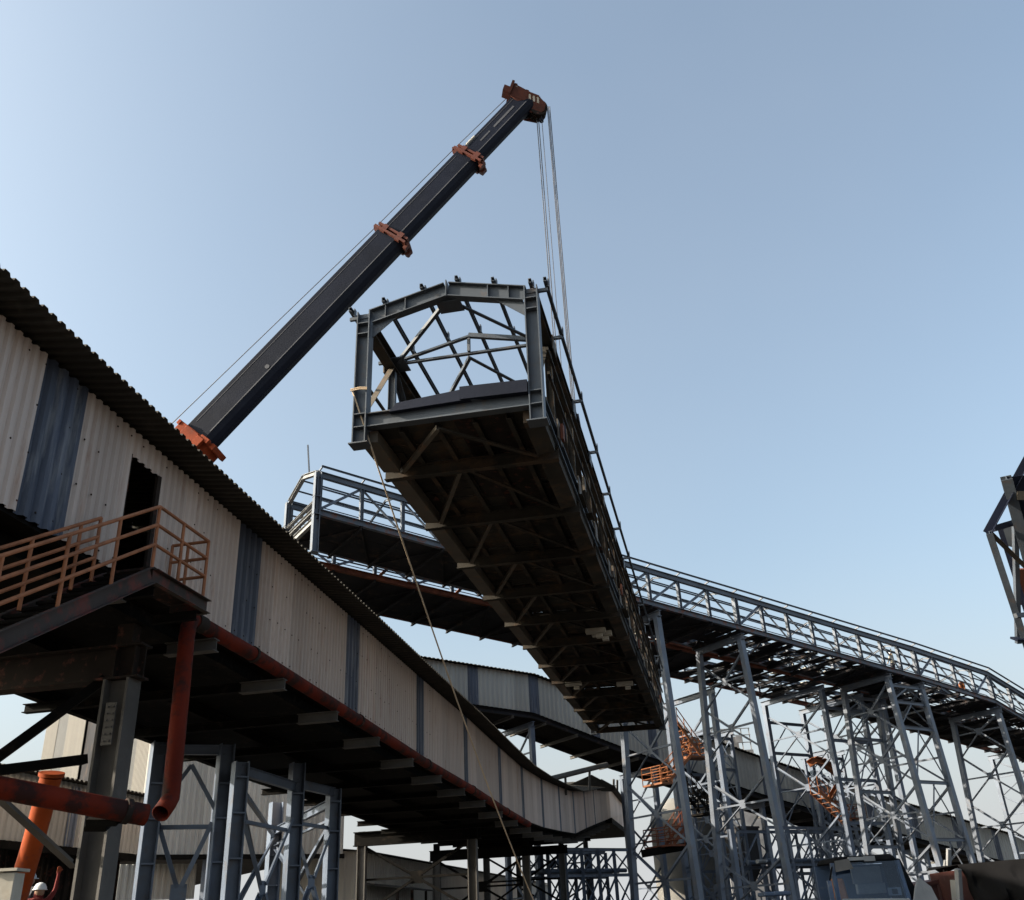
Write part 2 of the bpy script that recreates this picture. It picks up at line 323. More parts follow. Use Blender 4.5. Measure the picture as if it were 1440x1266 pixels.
m = MB(); m.hexa([A1.p(LR+.5, 70.1, 12.5), pt+A1.N*.5+Z*.03, pt+back+Z*.03, A1.p(LR-5, 70.1, 12.5)], [A1.p(LR+.5, 70.1, 12.6), pt+A1.N*.5+Z*.13, pt+back+Z*.13, A1.p(LR-5, 70.1, 12.6)])
m.build('end_roof', M['roof'], gal)
# vent pipe above the far roof
m = MB(); m.tube([at(772, 1096, 58), at(853, 1075.5, 63)], .17, 10)
for x, y, x2, y2, d in ((795, 1091, 796, 1112, 59.3), (829, 1082, 829, 1106, 61.5)): m.beam(at(x, y+2, d), at(x2, y2+6, d), .14, .14)
tag(m.build('roof_pipe', M['grey'], smooth=True), 'grey pipe on short posts above the dip in the gallery roof', 'pipe')

# red pipe under the gallery edge, with its drop leg
m = MB(); pts = [A1.p(LR+.27, s, zb(s)-.23) for s in [-2.35, 0, 3, 6.4, 9.5, 12.8, 16, 18.9, 22, 25, 27.5, 30]]
m.tube(pts, .15, 14)
rp = m.build('red_pipe', M['redpipe'], smooth=True); tag(rp, 'red pipe running below the cream gallery wall, with a drop leg', 'pipe')
pe = pts[0]; q1 = at(240, 1122, 15.6); q2 = at(226, 1144, 15.2)
m = MB(); m.tube([pe, pe+A1.U*-.2+Z*-.03, pe+A1.U*-.28+Z*-.16, pe+A1.U*-.3+Z*-.36, q1+Z*.12, q1, q1+(q2-q1)*.35+Z*-.02, q2], .145, 16, caps=False)
o = m.build('drop_leg', M['redpipe'], rp, smooth=True); md = o.modifiers.new('thickness', 'SOLIDIFY'); md.thickness = .02
m = MB(); m.tube([pe+A1.U*.22, pe+A1.U*-.1], .165, 14); m.build('collar', M['brown'], rp, smooth=True)
m0 = MB(); m0.tube([at(-120, 1086, 12.5), at(0, 1108, 13), at(170, 1140, 13.8), at(205, 1146.5, 14)], .155, 16)
for k in (1, 3, 5, 7, 9):
    c = pts[k]; d = (pts[k+1]-pts[k]).normalized(); MB().tube([c-d*.05, c+d*.05], .172, 14).build('coupling', M['brown'], rp, smooth=True)
rp2 = m0.build('red_pipe', M['redpipe'], smooth=True); tag(rp2, 'short red pipe crossing in front of the grey column at lower left', 'pipe')
m = MB(); m.obox(at(150, 1150, 13.9), RGT*.22, FWD*.2, UPV*.05); m.obox(at(140, 1160, 14.1), RGT*.16, FWD*.16, UPV*.04); m.build('saddle', M['black'], rp2)
m = MB(); c = at(178, 1141, 13.84); d = (at(205, 1146.5, 14)-at(170, 1140, 13.8)).normalized(); m.tube([c-d*.04, c+d*.04], .18, 16); m.build('flange', M['brown'], rp2, smooth=True)

# ------------------------------------------------------------------ stair, landing and rails by the doorway
st = thing('access_stair', 'steel stair and landing with brown handrails at the gallery doorway', 'stair', A1.p(-8.6, -4, 7.2))
LO, LI = -8.52, -9.36
SL = .62    # rise per metre along s
S0 = -5.0
def stp(l, s, h): return A1.p(l, s, 7.2+(s-S0)*SL+h) if s < S0 else A1.p(l, s, 7.2+h)
B(A1.p(LO, S0+.08, 7.08), A1.p(LO, -3.12, 7.08), .1, .24, 'C').build('landing_beam', M['redbrown'], st)
B(A1.p(LI+.06, -3.13, 7.08), A1.p(LO-.052, -3.13, 7.08), .08, .24, 'C').build('landing_beam', M['redbrown'], st)
MB().obox(A1.p((LO+LI)/2, -4.05, 7.215), A1.U*.92, A1.N*.4, Z*.02).build('landing_plate', M['brown'], st)
for l in (LO, LI): B(stp(l, -10.5, -.12), stp(l, S0+.03, -.12), .09, .26, 'C').build('stringer', M['redbrown'], st)
s = -10.3
while s < S0-.1:
    m = MB()
    for k in range(4): m.beam(stp(LI+.06, s+k*.06, -.02-k*.06*SL), stp(LO-.06, s+k*.06, -.02-k*.06*SL), .03, .045)
    m.beam(stp(LI+.06, s+.245, -.06-.24*SL), stp(LO-.06, s+.245, -.06-.24*SL), .012, .12)
    m.build('tread', M['black'], st); s += .31
def rail(l, s0, s1, posts, hs=(1.08, .75, .40), name='handrail'):
    m = MB()
    for h in hs:
        pts = [stp(l, s0, h)]
        if s0 < S0 < s1: pts.append(stp(l, S0, h))
        m.tube(pts+[stp(l, s1, h)], .030, 8)
    for s in posts: m.tube([stp(l, s, 0), stp(l, s, hs[0])], .030, 8)
    return m
m = rail(LO-.02, -10.4, -3.32, [-9.6, -8.3, -7.1, -6.0, -5.0, -4.2, -3.32])
m.build('handrail', M['rail'], st, smooth=True)
m = rail(LI+.14, -10.4, -5.55, [-9.2, -8.1, -7.0, -6.0, -5.55]); m.build('handrail', M['rail'], st, smooth=True)
m = MB()
for h in (1.08, .75, .4): m.tube([A1.p(LO-.02, -3.32, 7.2+h), A1.p(LI+.1, -3.32, 7.2+h)], .031, 8)
m.tube([A1.p((LO+LI)/2, -3.32, 7.2), A1.p((LO+LI)/2, -3.32, 8.28)], .031, 8); m.tube([A1.p(LI+.1, -3.32, 7.25), A1.p(LI+.1, -3.32, 8.28)], .031, 8)
m.build('handrail', M['rail'], st, smooth=True)
for s in (-3.4, -4.8): B(A1.p(LR+.02, s, 6.86), A1.p(LO-.06, s, 6.86), .1, .16, 'I').build('bracket', M['black'], st)

# ------------------------------------------------------------------ bents under the enclosed gallery
def bent(s, lr, ll, zc, hb, lw, label, br, cmat, lap=.4):
    b = thing('gallery_bent', label, 'support bent', A1.p((lr+ll)/2, s, 0), 'steel bents under the cream gallery')
    B(A1.p(lr+lap, s, zc), A1.p(ll-lap, s, zc), hb*.6, hb, 'I', t=.04).build('cap_beam', cmat, b)
    [MB().obox(A1.p(lr+o_, s, zc), A1.U*(hb*.27), A1.N*.012, Z*(hb/2-.05)).build('stiffener', cmat, b) for o_ in (lap-.12, -.1)]
    for l in (lr, ll):
        m = MB(); m.beam(A1.p(l, s, -.02), A1.p(l, s, zc-hb/2), lw*.8, lw, 'I', up=A1.N, t=.05)
        m.obox(A1.p(l, s, .06), A1.N*lw, A1.U*lw, Z*.05); m.build('leg', M['grey'], b)
    for l in (lr, ll):    # packers up to the gallery girders
        MB().obox(A1.p(l, s, (zc+hb/2+zb(s)-.385)/2), A1.N*.16, A1.U*.12, Z*((zb(s)-.385-zc-hb/2)/2)).build('packer', cmat, b)
    zz = zc-hb/2-.1; w2 = lr-ll-lw; n = br
    for k in range(n):
        z1 = zz-k*2.9; z0 = max(.2, z1-2.7); c = A1.p((lr+ll)/2, s, (z0+z1)/2); zm = (z0+z1)/2
        if z1-z0 < 1: break
        for (la, za) in ((lr-lw/2, z1), (ll+lw/2, z1), (lr-lw/2, z0), (ll+lw/2, z0)):
            d = (A1.p(la, s, za)-c).normalized(); B(A1.p(la, s, za), c+d*.22, .12, .12, 'L').build('brace', M['black'], b)
        for sg, la in ((1, lr-lw/2), (-1, ll+lw/2)): B(A1.p(la, s, zm), c+A1.N*(.22*sg), .1, .1, 'L').build('tie', M['black'], b)
        MB().obox(c, A1.N*.3, A1.U*.015, Z*.27).build('gusset', M['black'], b)
    return b
bent(-3.0, -10.12, -15.2, 6.25, .62, .5, 'heavy grey bent nearest the stair, with a bolted splice plate', 0, M['brown'])
bent(27.3, -11.3, -16.6, 5.72, .62, .42, 'dark bent with a cross braced centre plate below the middle of the cream gallery', 2, M['black'])
bent(38.5, -11.0, -16.2, 5.55, .55, .42, 'second dark braced bent, behind the tan rope', 2, M['black'])
bent(47.5, -10.4, -15.4, 6.1, .5, .38, 'dark bent below the lowest dip of the gallery', 2, M['black'])
bent(58, -10.2, -15.4, 7.5, .5, .34, 'farthest bent below the rising end of the gallery', 2, M['black'])
# bolted splice on the nearest column plus its braces
nb = bpy.data.objects['gallery_bent']
m = MB(); cc = A1.p(-10.12, -3.0, 5.15); m.obox(cc+A1.U*-.215, A1.N*.1, A1.U*.012, Z*.36)
for i in range(6):
    for k in (-1, 1): m.obox(cc+A1.U*-.235+A1.N*(.05*k)+Z*(-.29+i*.115), A1.N*.016, A1.U*.014, Z*.016)
m.build('splice_plate', M['grey'], nb)
B(at(148, 955, 17.0), at(-30, 1085, 15.6), .16, .16, 'L').build('brace', M['black'], nb)
B(at(120, 1068, 16.6), at(-20, 1086, 15.4), .2, .16, 'box').build('tie', M['black'], nb)
B(at(0, 1118, 14.6), at(106, 1215, 16.2), .15, .15, 'L').build('brace', M['grey'], nb)

# ------------------------------------------------------------------ gallery section hanging from the crane
LF = dict(p0=V3((-2.879, 15.964, 10.019)), U=V3((.18674, .98240, .00541)).normalized())
az_, el_, ro_ = R(10.763), R(.31), R(-.631)
lR = V3((math.cos(az_), -math.sin(az_), 0)); lN = lR.cross(LF['U']); lRR = math.cos(ro_)*lR+math.sin(ro_)*lN; lNN = lRR.cross(LF['U'])
LW, LH, LAP, LB, LO1, LL_ = 3.448, 3.011, .409, 2.876, 1.758, 33.6
def lp(r, s, n): return LF['p0']+lRR*r+LF['U']*s+lNN*n
lg = thing('lifted_gallery', 'dark steel conveyor gallery section hanging from the crane, open end towards the viewer', 'gallery section', lp(LW/2, LL_/2, 0))
nodes = [0]+[LO1+LB*i for i in range(11)]+[LL_]
FZ = .48   # floor beam height
def icol(r, s, top, bot=0, w_=.26, d_=.27):
    return B(lp(r, s, bot), lp(r, s, top), w_, d_, 'I', up=lRR, t=.022)
for s in (0, LL_):
    for r in (0, LW):
        m = icol(r, s, LH-.02)
        for n in (.34, .62, LH-.55, LH-.3): m.obox(lp(r, s, n), lRR*.105, LF['U']*.125, lNN*.009)
        m.obox(lp(r, s, -.012), lRR*.19, LF['U']*.16, lNN*.012); m.build('column', M['lift'], lg)
def rafters(s, w_, h):
    ap = lp(LW/2, s, LH+LAP-h/2)
    for sg, r in ((1, .14), (-1, LW-.14)):
        a = lp(r, s, LH-h/2+.02)
        m = B(a, ap-(ap-a).normalized()*.012, w_, h, 'I', up=lNN, t=.02)
        d = (ap-a).normalized()
        for k in (.12, .55): m.obox(a+d*(k+.2), d*.008, LF['U']*(w_/2-.01), lNN*(h/2-.025))
        m.plate([a+d*.02-lNN*(h/2), a+d*.6-lNN*(h/2), a+d*.02-lNN*(h/2+.32)], LF['U'], .014)   # haunch
        m.build('rafter', M['lift'], lg)
    m = MB(); m.obox(ap+lNN*.01, lRR*.01, LF['U']*(w_/2+.01), lNN*(h/2+.03)); m.obox(ap-lNN*(h/2+.05)+LF['U']*(.24 if s < 1 else -.24), lRR*.25, LF['U']*.2, lNN*.012); m.build('ridge_plate', M['lift'], lg)
rafters(0, .2, .33); rafters(LL_, .2, .3)
for i, s in enumerate(nodes[1:-1]):
    for r0, r1 in ((.1, LW/2), (LW-.1, LW/2)):
        B(lp(r0, s, LH-.1), lp(r1, s, LH+LAP-.12), .09, .1, 'L', up=lNN).build('rafter', M['lift'], lg)
    B(lp(.1, s, LH-.16), lp(LW-.1, s, LH-.16), .08, .09, 'L', up=lNN).build('tie', M['lift'], lg)
    B(lp(LW/2, s, LH-.12), lp(LW/2, s, LH+LAP-.2), .06, .06).build('king_post', M['lift'], lg)
    MB().obox(lp(.12, s, LH-.2), lRR*.2, LF['U']*.3, lNN*.012).build('gusset', M['lift'], lg)
for i in range(0, len(nodes)-1):
    a, b = nodes[i], nodes[i+1]
    if i % 2 == 0: pr = [(LW/2, LH+LAP-.28, 0.15, LH-.2), (LW/2, LH+LAP-.28, LW-.15, LH-.2)]
    else: pr = [(LW/2, LH-.2, .15, LH-.22), (LW/2, LH-.2, LW-.15, LH-.22)]
    for r0, n0, r1, n1 in pr: B(lp(r0, a+.1, n0), lp(r1, b-.1, n1), .075, .085, 'L', up=lNN).build('roof_brace', M['lift'], lg)
for r in (-.28, .42, 1.22, 1.95, 2.7, LW+.0, LW+.3):      # purlins on cleats
    h = LH+LAP*(1-abs(min(max(r, 0), LW)-LW/2)/(LW/2)) if 0 <= r <= LW else LH-.02
    m = MB(); m.beam(lp(r, -.16, h+.07), lp(r, LL_+.1, h+.07), .06, .1, 'C', up=lNN)
    for s in nodes: m.obox(lp(r+.05, s, h+.06), lRR*.012, LF['U']*.05, lNN*.09)
    m.build('purlin', M['lift'], lg)
for r, sg in ((0, -1), (LW, 1)):
    for s in nodes: B(lp(r-sg*.1, s, LH-.1), lp(r+sg*.33, s, LH-.1), .06, .07, 'box').build('outrigger', M['lift'], lg)
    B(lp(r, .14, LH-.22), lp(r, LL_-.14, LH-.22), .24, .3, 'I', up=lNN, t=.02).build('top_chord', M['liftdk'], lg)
    B(lp(r, .14, .5), lp(r, LL_-.14, .5), .24, .34, 'I', up=lNN, t=.02).build('bottom_chord', M['lift'], lg)
    for i, s in enumerate(nodes[1:-1]):
        B(lp(r, s, .67), lp(r, s, LH-.37), .13, .15, 'I', up=lRR).build('post', M['lift'] if r == 0 else M['liftdk'], lg)  # right posts take the darker colour as shade
        MB().obox(lp(r+sg*.14, s, .64), lRR*.012, LF['U']*.22, lNN*.22).build('gusset', M['lifttan'], lg)
        MB().obox(lp(r+sg*.14, s, LH-.3), lRR*.012, LF['U']*.2, lNN*.17).build('gusset', M['lifttan'] if i % 3 == 0 else M['lift'], lg)
    for i in range(len(nodes)-1):
        a, b = nodes[i], nodes[i+1]; up_first = i < 6
        n0, n1 = (.7, LH-.4) if (i == 0) or (i >= 6 and i < 11) else (LH-.4, .7)
        if i == 11: n0, n1 = LH-.4, .7
        B(lp(r-sg*.03, a+.12, n0), lp(r-sg*.03, b-.12, n1), .12, .13, 'L', up=lRR).build('diagonal', M['lifttan'] if (i == 0 and sg < 0) or i == 4 else (M['lift'] if sg < 0 else M['liftdk']), lg)  # right side darkened as shade, first left one tanned as sunlit
    for h in (1.2, 1.75): m = MB(); m.beam(lp(r+sg*.2, .3, h), lp(r+sg*.2, LL_-.3, h), .05, .06); m.build('side_rail', M['liftdk'], lg)
    # boxed side skirts between nodes on the underside
    for i in range(len(nodes)-1):
        a, b = nodes[i]+.12, nodes[i+1]-.22
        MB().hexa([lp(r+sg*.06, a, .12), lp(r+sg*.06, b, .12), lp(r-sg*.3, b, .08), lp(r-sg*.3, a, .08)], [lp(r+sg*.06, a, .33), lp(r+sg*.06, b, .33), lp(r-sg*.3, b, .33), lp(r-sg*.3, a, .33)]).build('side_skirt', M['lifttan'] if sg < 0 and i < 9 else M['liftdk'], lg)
B(lp(.14, 0, FZ), lp(LW-.14, 0, FZ), .2, .3, 'I', up=lNN, t=.022).build('cross_beam', M['lift'], lg)
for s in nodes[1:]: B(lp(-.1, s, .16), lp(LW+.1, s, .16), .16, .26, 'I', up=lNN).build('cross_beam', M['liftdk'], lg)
for i in range(len(nodes)-1):
    a, b = nodes[i]+.08, nodes[i+1]-.1
    for r in (.3, LW-.3): B(lp(LW*.44, a, .2), lp(r, b, .14), .09, .09, 'L', up=lNN).build('floor_brace', M['lifttan'] if r < 1 else M['liftdk'], lg)
for r in (.75, 1.45, 2.2, 2.85):
    B(lp(r, .2, .33), lp(r, LL_-.2, .33), .1, .14, 'C', up=lNN).build('stringer', M['liftdk'], lg)
rr = random.Random(4)
m = MB(); s = .05
while s < LL_-.3:       # floor boards, slightly uneven
    w_ = rr.choice((.34, .4, .46)); j = rr.uniform(-.02, .03)
    if True:
        m.hexa([lp(.2+rr.uniform(-.1, .1), s, .43+j), lp(LW-.2+rr.uniform(-.1, .1), s, .43+j+rr.uniform(-.02, .02)), lp(LW-.2, s+w_-.015, .43+j), lp(.2, s+w_-.015, .43+j)],
               [lp(.2, s, .47+j), lp(LW-.2, s, .47+j), lp(LW-.2, s+w_-.015, .47+j), lp(.2, s+w_-.015, .47+j)])
    s += w_
m.build('floor_deck', M['liftdk'], lg)
for k in range(15):
    s = rr.uniform(1, 30); r = rr.uniform(.8, 2.6); MB().obox(lp(r, s, .4), lRR*rr.uniform(.3, .7), LF['U']*rr.uniform(.5, 1.1), lNN*.012).build('patch_plate', M['brown'], lg)
m = MB()
m.hexa([lp(.6, -.14, .565), lp(2.2, -.14, .60), lp(2.25, 1.4, .66), lp(.5, 1.4, .655)], [lp(.75, -.13, .74), lp(2.2, -.12, .86), lp(2.25, 1.4, .9), lp(.5, 1.4, .74)]); m.build('loose_plank', M['boom'], lg)
m = MB(); m.hexa([lp(2.0, -.17, .61), lp(3.3, -.17, .58), lp(3.3, 1.5, .7), lp(2.0, 1.5, .70)], [lp(2.0, -.17, .88), lp(3.3, -.17, .84), lp(3.3, 1.5, .86), lp(2.0, 1.5, .92)]); m.build('loose_plank', M['boom'], lg)
for (r, s) in ((2.75, 15.0), (2.7, 22.7), (.75, 22.0), (2.6, 14.6)):
    m = MB(); m.obox(lp(r, s, .02), lRR*.32, LF['U']*.12, lNN*.07); m.obox(lp(r+.1, s+.1, -.12), lRR*.1, LF['U']*.1, lNN*.06); m.build('lamp_bracket', M['pale'], lg)

for i, s_ in enumerate(nodes[1:-1]):
    if i % 3 == 2: continue
    MB().obox(lp(LW+.2, s_+.35*(i % 2), .62+.5*((i*7) % 3)/2), lRR*.03, LF['U']*.09, lNN*.17).build('timber_block', M['lifttan'] if i % 2 else M['rust'], lg)
rr = random.Random(8)
for k in range(26):     # ragged plate ends sticking out along the deck edges
    s_ = rr.uniform(1, 32.5); sd_ = rr.choice((0, 1)); r0 = .12 if sd_ == 0 else LW-.12
    MB().obox(lp(r0, s_, .40+rr.uniform(-.02, .02)), lRR*rr.uniform(.15, .4), LF['U']*rr.uniform(.2, .6), lNN*.008).build('torn_plate', M['liftdk'] if k % 3 else M['brown'], lg)
# ------------------------------------------------------------------ crane
crn = thing('mobile_crane', 'tall telescopic crane boom, dark with orange collars, rising behind the cream gallery', 'crane', at(285, 615, 38))
bt = at(741, 141, 44.4); bb = at(284, 618, 38.0); bd = (bt-bb).normalized(); bL = (bt-bb).length
bs = bd.cross(Z).normalized(); bu = bs.cross(bd).normalized()      # bs sideways, bu upper side of boom
def bp(l, a, h): return bb+bd*l+bs*a+bu*h
def boom_sec(l0, l1, w_, h):
    prof = [(-w_/2, h/2), (w_/2, h/2), (w_/2, -h*.22), (w_*.38, -h*.38), (w_*.2, -h/2), (-w_*.2, -h/2), (-w_*.38, -h*.38), (-w_/2, -h*.22)]
    k = len(prof); m = MB(); m.poly([bp(l0, *p) for p in prof]+[bp(l1, *p) for p in prof], [tuple(range(k)), tuple(range(k, 2*k))[::-1]]+[(i, (i+1) % k, (i+1) % k+k, i+k) for i in range(k)]); return m
def l_at(x, y):     # length along boom whose projection is nearest pixel
    best = min(range(0, 2600), key=lambda i: ((lambda q: (q[0]-x)**2+(q[1]-y)**2)(pix(bb+bd*(i*.01)))))
    return best*.01
def pix(p):
    d = p-EYE; z_ = d.dot(FWD); return 720+FPX*d.dot(RGT)/z_, 633-FPX*d.dot(UPV)/z_
l1, l2 = l_at(545, 332), l_at(652, 219)
S1, S2, S3 = (.74, 1.44), (.64, 1.25), (.56, 1.10)
for a, b, S in ((-23, l1, S1), (l1-1, l2, S2), (l2-1, bL, S3)):
    o = boom_sec(a, b, *S); o.build('boom_section', M['boom'], crn, bev=.03)
    mm = MB()
    for a_ in (-1, 1):
        mm.beam(bp(max(a, 0)+.4, a_*(S[0]/2+.004), S[1]*.36), bp(b-.3, a_*(S[0]/2+.004), S[1]*.36), .012, .02, up=bu)
        mm.beam(bp(max(a, 0)+.4, a_*(S[0]/2+.006), -S[1]*.2), bp(b-.3, a_*(S[0]/2+.006), -S[1]*.2), .016, .04, up=bu)
    mm.build('boom_rib', M['cable'], crn)
def collar(l, S, k=1.0):
    w_, h = S; m = MB()
    for dl, g_ in ((0, .16), (.22, .11)):
        for sg in (-1, 1):
            m.obox(bp(l+dl, sg*(w_/2+g_/2), 0), bd*.05, bs*(g_/2), bu*(h/2+g_)); m.obox(bp(l+dl, 0, sg*(h/2+g_/2)), bd*.05, bs*(w_/2-.002), bu*(g_/2))
    for sg in (-1, 1):
        m.obox(bp(l+.1, sg*(w_/2+.08), h*.28), bd*.2, bs*.06, bu*.12); m.obox(bp(l+.1, sg*(w_/2+.08), -h*.32), bd*.22, bs*.07, bu*.13)
        m.obox(bp(l-.02, sg*w_*.32, -h/2-.2), bd*.16, bs*.09, bu*.08)
    m.obox(bp(l+.1, 0, h/2+.26), bd*.08, bs*.12, bu*.12); m.tube([bp(l+.1, -.2, h/2+.34), bp(l+.1, .2, h/2+.34)], .07, 10)
    m.build('collar', M['head'], crn)
collar(l1, S1); collar(l2, S2)
# heavy orange head of the base section
m = boom_sec(-1.9, .05, 1.12, 1.85)
for dl in (-.05, -.9): m.obox(bp(dl, 0, -.98), bd*.12, bs*.55, bu*.1); m.obox(bp(dl, 0, .95), bd*.1, bs*.6, bu*.08)
for sg in (-1, 1):
    m.obox(bp(-.5, sg*.7, .1), bd*.5, bs*.05, bu*.35); m.obox(bp(-.25, sg*.72, -.45), bd*.2, bs*.08, bu*.18); m.tube([bp(-1.2, sg*.62, -.3), bp(-1.2, sg*.82, -.3)], .22, 14)
    m.obox(bp(-.02, sg*.66, -.6), bd*.1, bs*.1, bu*.22)
m.build('boom_collar', M['crane'], crn, bev=.02)
m = MB(); m.tube([bp(-.7, .69, -.12), bp(-.7, .78, -.12)], .19, 14); m.obox(bp(-.7, .74, -.45), bd*.1, bs*.05, bu*.16); m.build('roller', M['boom'], crn)
# boom head with sheaves and white stripes
hd = thing('_h', '', None, (0, 0, 0)); bpy.data.objects.remove(hd)
H0 = bt; hx = (at(770, 148, 44.4)-at(716, 127, 44.4)).normalized(); hy = (bd-hx*bd.dot(hx)).normalized(); hz = hx.cross(hy)
if hz.dot(FWD) > 0: hz = -hz     # hz looks back to the viewer's side
hq = at(741, 140, 44.4); hu = -(UPV-hx*UPV.dot(hx)).normalized(); hq = hq+hu*.22
def hp(x, y, z_): return hq+hx*x*.93+hu*y*.86+hz*z_*.8
m = MB()
for zz in (-.42, .42):
    m.plate([hp(-.95, -.42, zz), hp(-.85, -.55, zz), hp(.6, -.36, zz), hp(1.0, -.16, zz), hp(1.05, .22, zz), hp(.85, .5, zz), hp(.2, .62, zz), hp(-.1, .35, zz), hp(-.9, .1, zz)], hz, .06)
m.obox(hp(-.2, -.36, 0), hx*.7, hu*.05, hz*.38); m.obox(hp(-.45, -.1, 0), hx*.4, hu*.2, hz*.38); m.obox(hp(-.9, -.25, 0), hx*.06, hu*.3, hz*.5)
for x in (-.75, -.1, .55): m.obox(hp(x, -.55+.2*(x+.75)*.8, .3), hx*.07, hu*.07, hz*.07)
m.obox(hp(-1.12, -.16, .1), hx*.14, hu*.12, hz*.3)
h_o = m.build('boom_head', M['head'], crn)
m = MB()
for x in (.05, .27, .49): m.plate([hp(x-.03, -.33, .46), hp(x+.08, -.31, .46), hp(x+.2, -.02, .46), hp(x+.08, -.02, .46)], hz, .012)
m.plate([hp(-.72, -.46, .46), hp(-.6, -.44, .46), hp(-.5, .05, .46), hp(-.62, .05, .46)], hz, .012)
m.build('stripe', M['pale'], h_o)
for zz in (-.3, -.1, .1, .3):
    m = MB(); m.lathe(hp(.72, .1, zz-.05), [(.1, 0), (.42, 0), (.42, .02), (.36, .03), (.36, .06), (.42, .07), (.42, .09), (.1, .09)], 20, hz); m.build('sheave', M['brown'], h_o, smooth=True)
m = MB()
for zz in (-.2, .2): m.lathe(hp(.15, .42, zz-.05), [(.08, 0), (.26, 0), (.26, .1), (.08, .1)], 16, hz)
m.build('sheave', M['boom'], h_o, smooth=True)
MB().obox(bp(bL-1.6, S3[0]/2+.006, .1), bd*.75, bs*.005, bu*.05).build('worn_stripe', M['cable'], crn)
MB().obox(bp(bL-3.0, S3[0]/2+.006, .1), bd*.35, bs*.005, bu*.04).build('worn_stripe', M['cable'], crn)
m = MB(); m.tube([bp(l2+.5, S2[0]/2-.05, .5), bp(l2+1.1, S2[0]/2-.05, .5)], .06, 8); m.build('marker_tube', M['pale'], crn)
MB().tube([bp(3.9, S1[0]/2-.01, -.12), bp(3.9, S1[0]/2+.03, -.12)], .1, 12).build('access_plug', M['cable'], crn)
# winch line along the boom and the hoist ropes
m = MB(); m.tube([bp(-14, 0, 2.1), bp(l1+.1, 0, S1[1]/2+.42)], .018, 6); m.tube([bp(l1+.1, 0, S1[1]/2+.42), bp(l2+.1, 0, S2[1]/2+.42), bp(bL-.2, 0, S3[1]/2+.35)], .018, 6); m.build('winch_line', M['cable'], crn)
HK = 18.6
def rope(px, py, dz=0):
    a = at(px, py, 44.4+dz); return MB().tube([a, V3((a.x, a.y, HK+.9))], .022, 6)
for x, y, dz in ((754.2, 158, .1), (756.6, 158, .3), (769.6, 150, .1), (771.2, 150, .35), (773, 150, .5)): rope(x, y, dz).build('hoist_rope', M['cable'], crn)
a = at(761.5, 163, 44.2); m = MB(); m.tube([a, V3((a.x, a.y, HK+.9))], .016, 6); m.build('hoist_rope', M['cable'], crn)
m = MB(); m.lathe(at(761.3, 167.5, 44.2)+Z*-.12, [(.04, -.1), (.1, -.05), (.1, .12), (.04, .16)], 12); m.build('limit_weight', M['boom'], crn)
hk = at(763, 158, 44.5); hk = V3((hk.x, hk.y, HK))
m = MB(); m.plate([hk+V3((-.45, 0, .9)), hk+V3((.45, 0, .9)), hk+V3((.5, 0, .3)), hk+V3((.2, 0, -.3)), hk+V3((-.2, 0, -.3)), hk+V3((-.5, 0, .3))], (0, 1, 0), .4); m.tube([hk+V3((0, 0, -.3)), hk+V3((0, 0, -.6)), hk+V3((.18, 0, -.8)), hk+V3((.1, 0, -1)), hk+V3((-.12, 0, -.95))], .07, 10); m.build('hook_block', M['boom'], crn)
sg_ = thing('lifting_sling', 'wire slings between the crane hook and the hanging gallery', 'sling', hk+V3((0, 0, -1)))
for r in (0, LW):
    for s in (11.5, 21.5): MB().tube([hk+V3((0, 0, -.95)), lp(r, s, LH+.02)], .025, 6).build('sling_leg', M['cable'], sg_)
# carrier under the boom foot
ft = bp(-22.6, 0, 0); cx = V3((bd.x, bd.y, 0)).normalized(); cy = V3((-cx.y, cx.x, 0)); g0 = V3((ft.x, ft.y, 0))+cx*.5
def cr(x, y, z_): return g0+cx*x+cy*y+Z*z_
m = MB(); m.obox(cr(0, 0, 1.15), cx*5.6, cy*1.25, Z*.28); m.obox(cr(0, 0, .8), cx*5.2, cy*.5, Z*.068)
for x in (-4.6, 4.6):
    m.obox(cr(x, 0, .75), cx*.22, cy*3.2, Z*.16)
    for y in (-3.1, 3.1): m.obox(cr(x, y, .33), cx*.12, cy*.12, Z*.25); m.obox(cr(x, y, .04), cx*.4, cy*.4, Z*.04)
m.build('chassis', M['crane'], crn, bev=.03)
for x in (-3.6, -2.2, 2.2, 3.6):
    for y in (-1.1, 1.1): MB().lathe(cr(x, y-.2, .55), [(.3, 0), (.52, .02), (.55, .08), (.55, .32), (.52, .38), (.3, .4)], 22, tuple(cy)).build('wheel', M['tarp'], crn, smooth=True)
m = MB(); m.lathe(cr(-.4, 0, 1.43), [(1.1, 0), (1.1, .25), (.9, .3)], 28); m.obox(cr(-.9, 0, 2.1), cx*1.5, cy*1.0, Z*.36); m.obox(cr(-2.7, 0, 2.2), cx*.55, cy*1.3, Z*.6)
for y in (-.75, .75): m.plate([cr(-1.6, y, 2.4), cr(.6, y, 2.4), cr(-.2, y, 3.3), cr(-1.2, y, 3.3)], cy, .12)
m.build('turntable', M['crane'], crn, bev=.03)
m = MB(); m.hexa([cr(.3, -1.9, 1.5), cr(2.0, -1.9, 1.5), cr(2.0, -1.02, 1.5), cr(.3, -1.02, 1.5)], [cr(.3, -1.9, 3.1), cr(1.5, -1.9, 3.1), cr(1.5, -1.02, 3.1), cr(.3, -1.02, 3.1)]); m.build('operator_cab', M['crane'], crn, bev=.05)
m = MB(); m.hexa([cr(4.0, -1.2, 1.44), cr(5.6, -1.2, 1.44), cr(5.6, 1.2, 1.44), cr(4.0, 1.2, 1.44)], [cr(4.1, -1.15, 2.5), cr(5.2, -1.15, 2.5), cr(5.2, 1.15, 2.5), cr(4.1, 1.15, 2.5)]); m.build('driving_cab', M['crane'], crn, bev=.06)
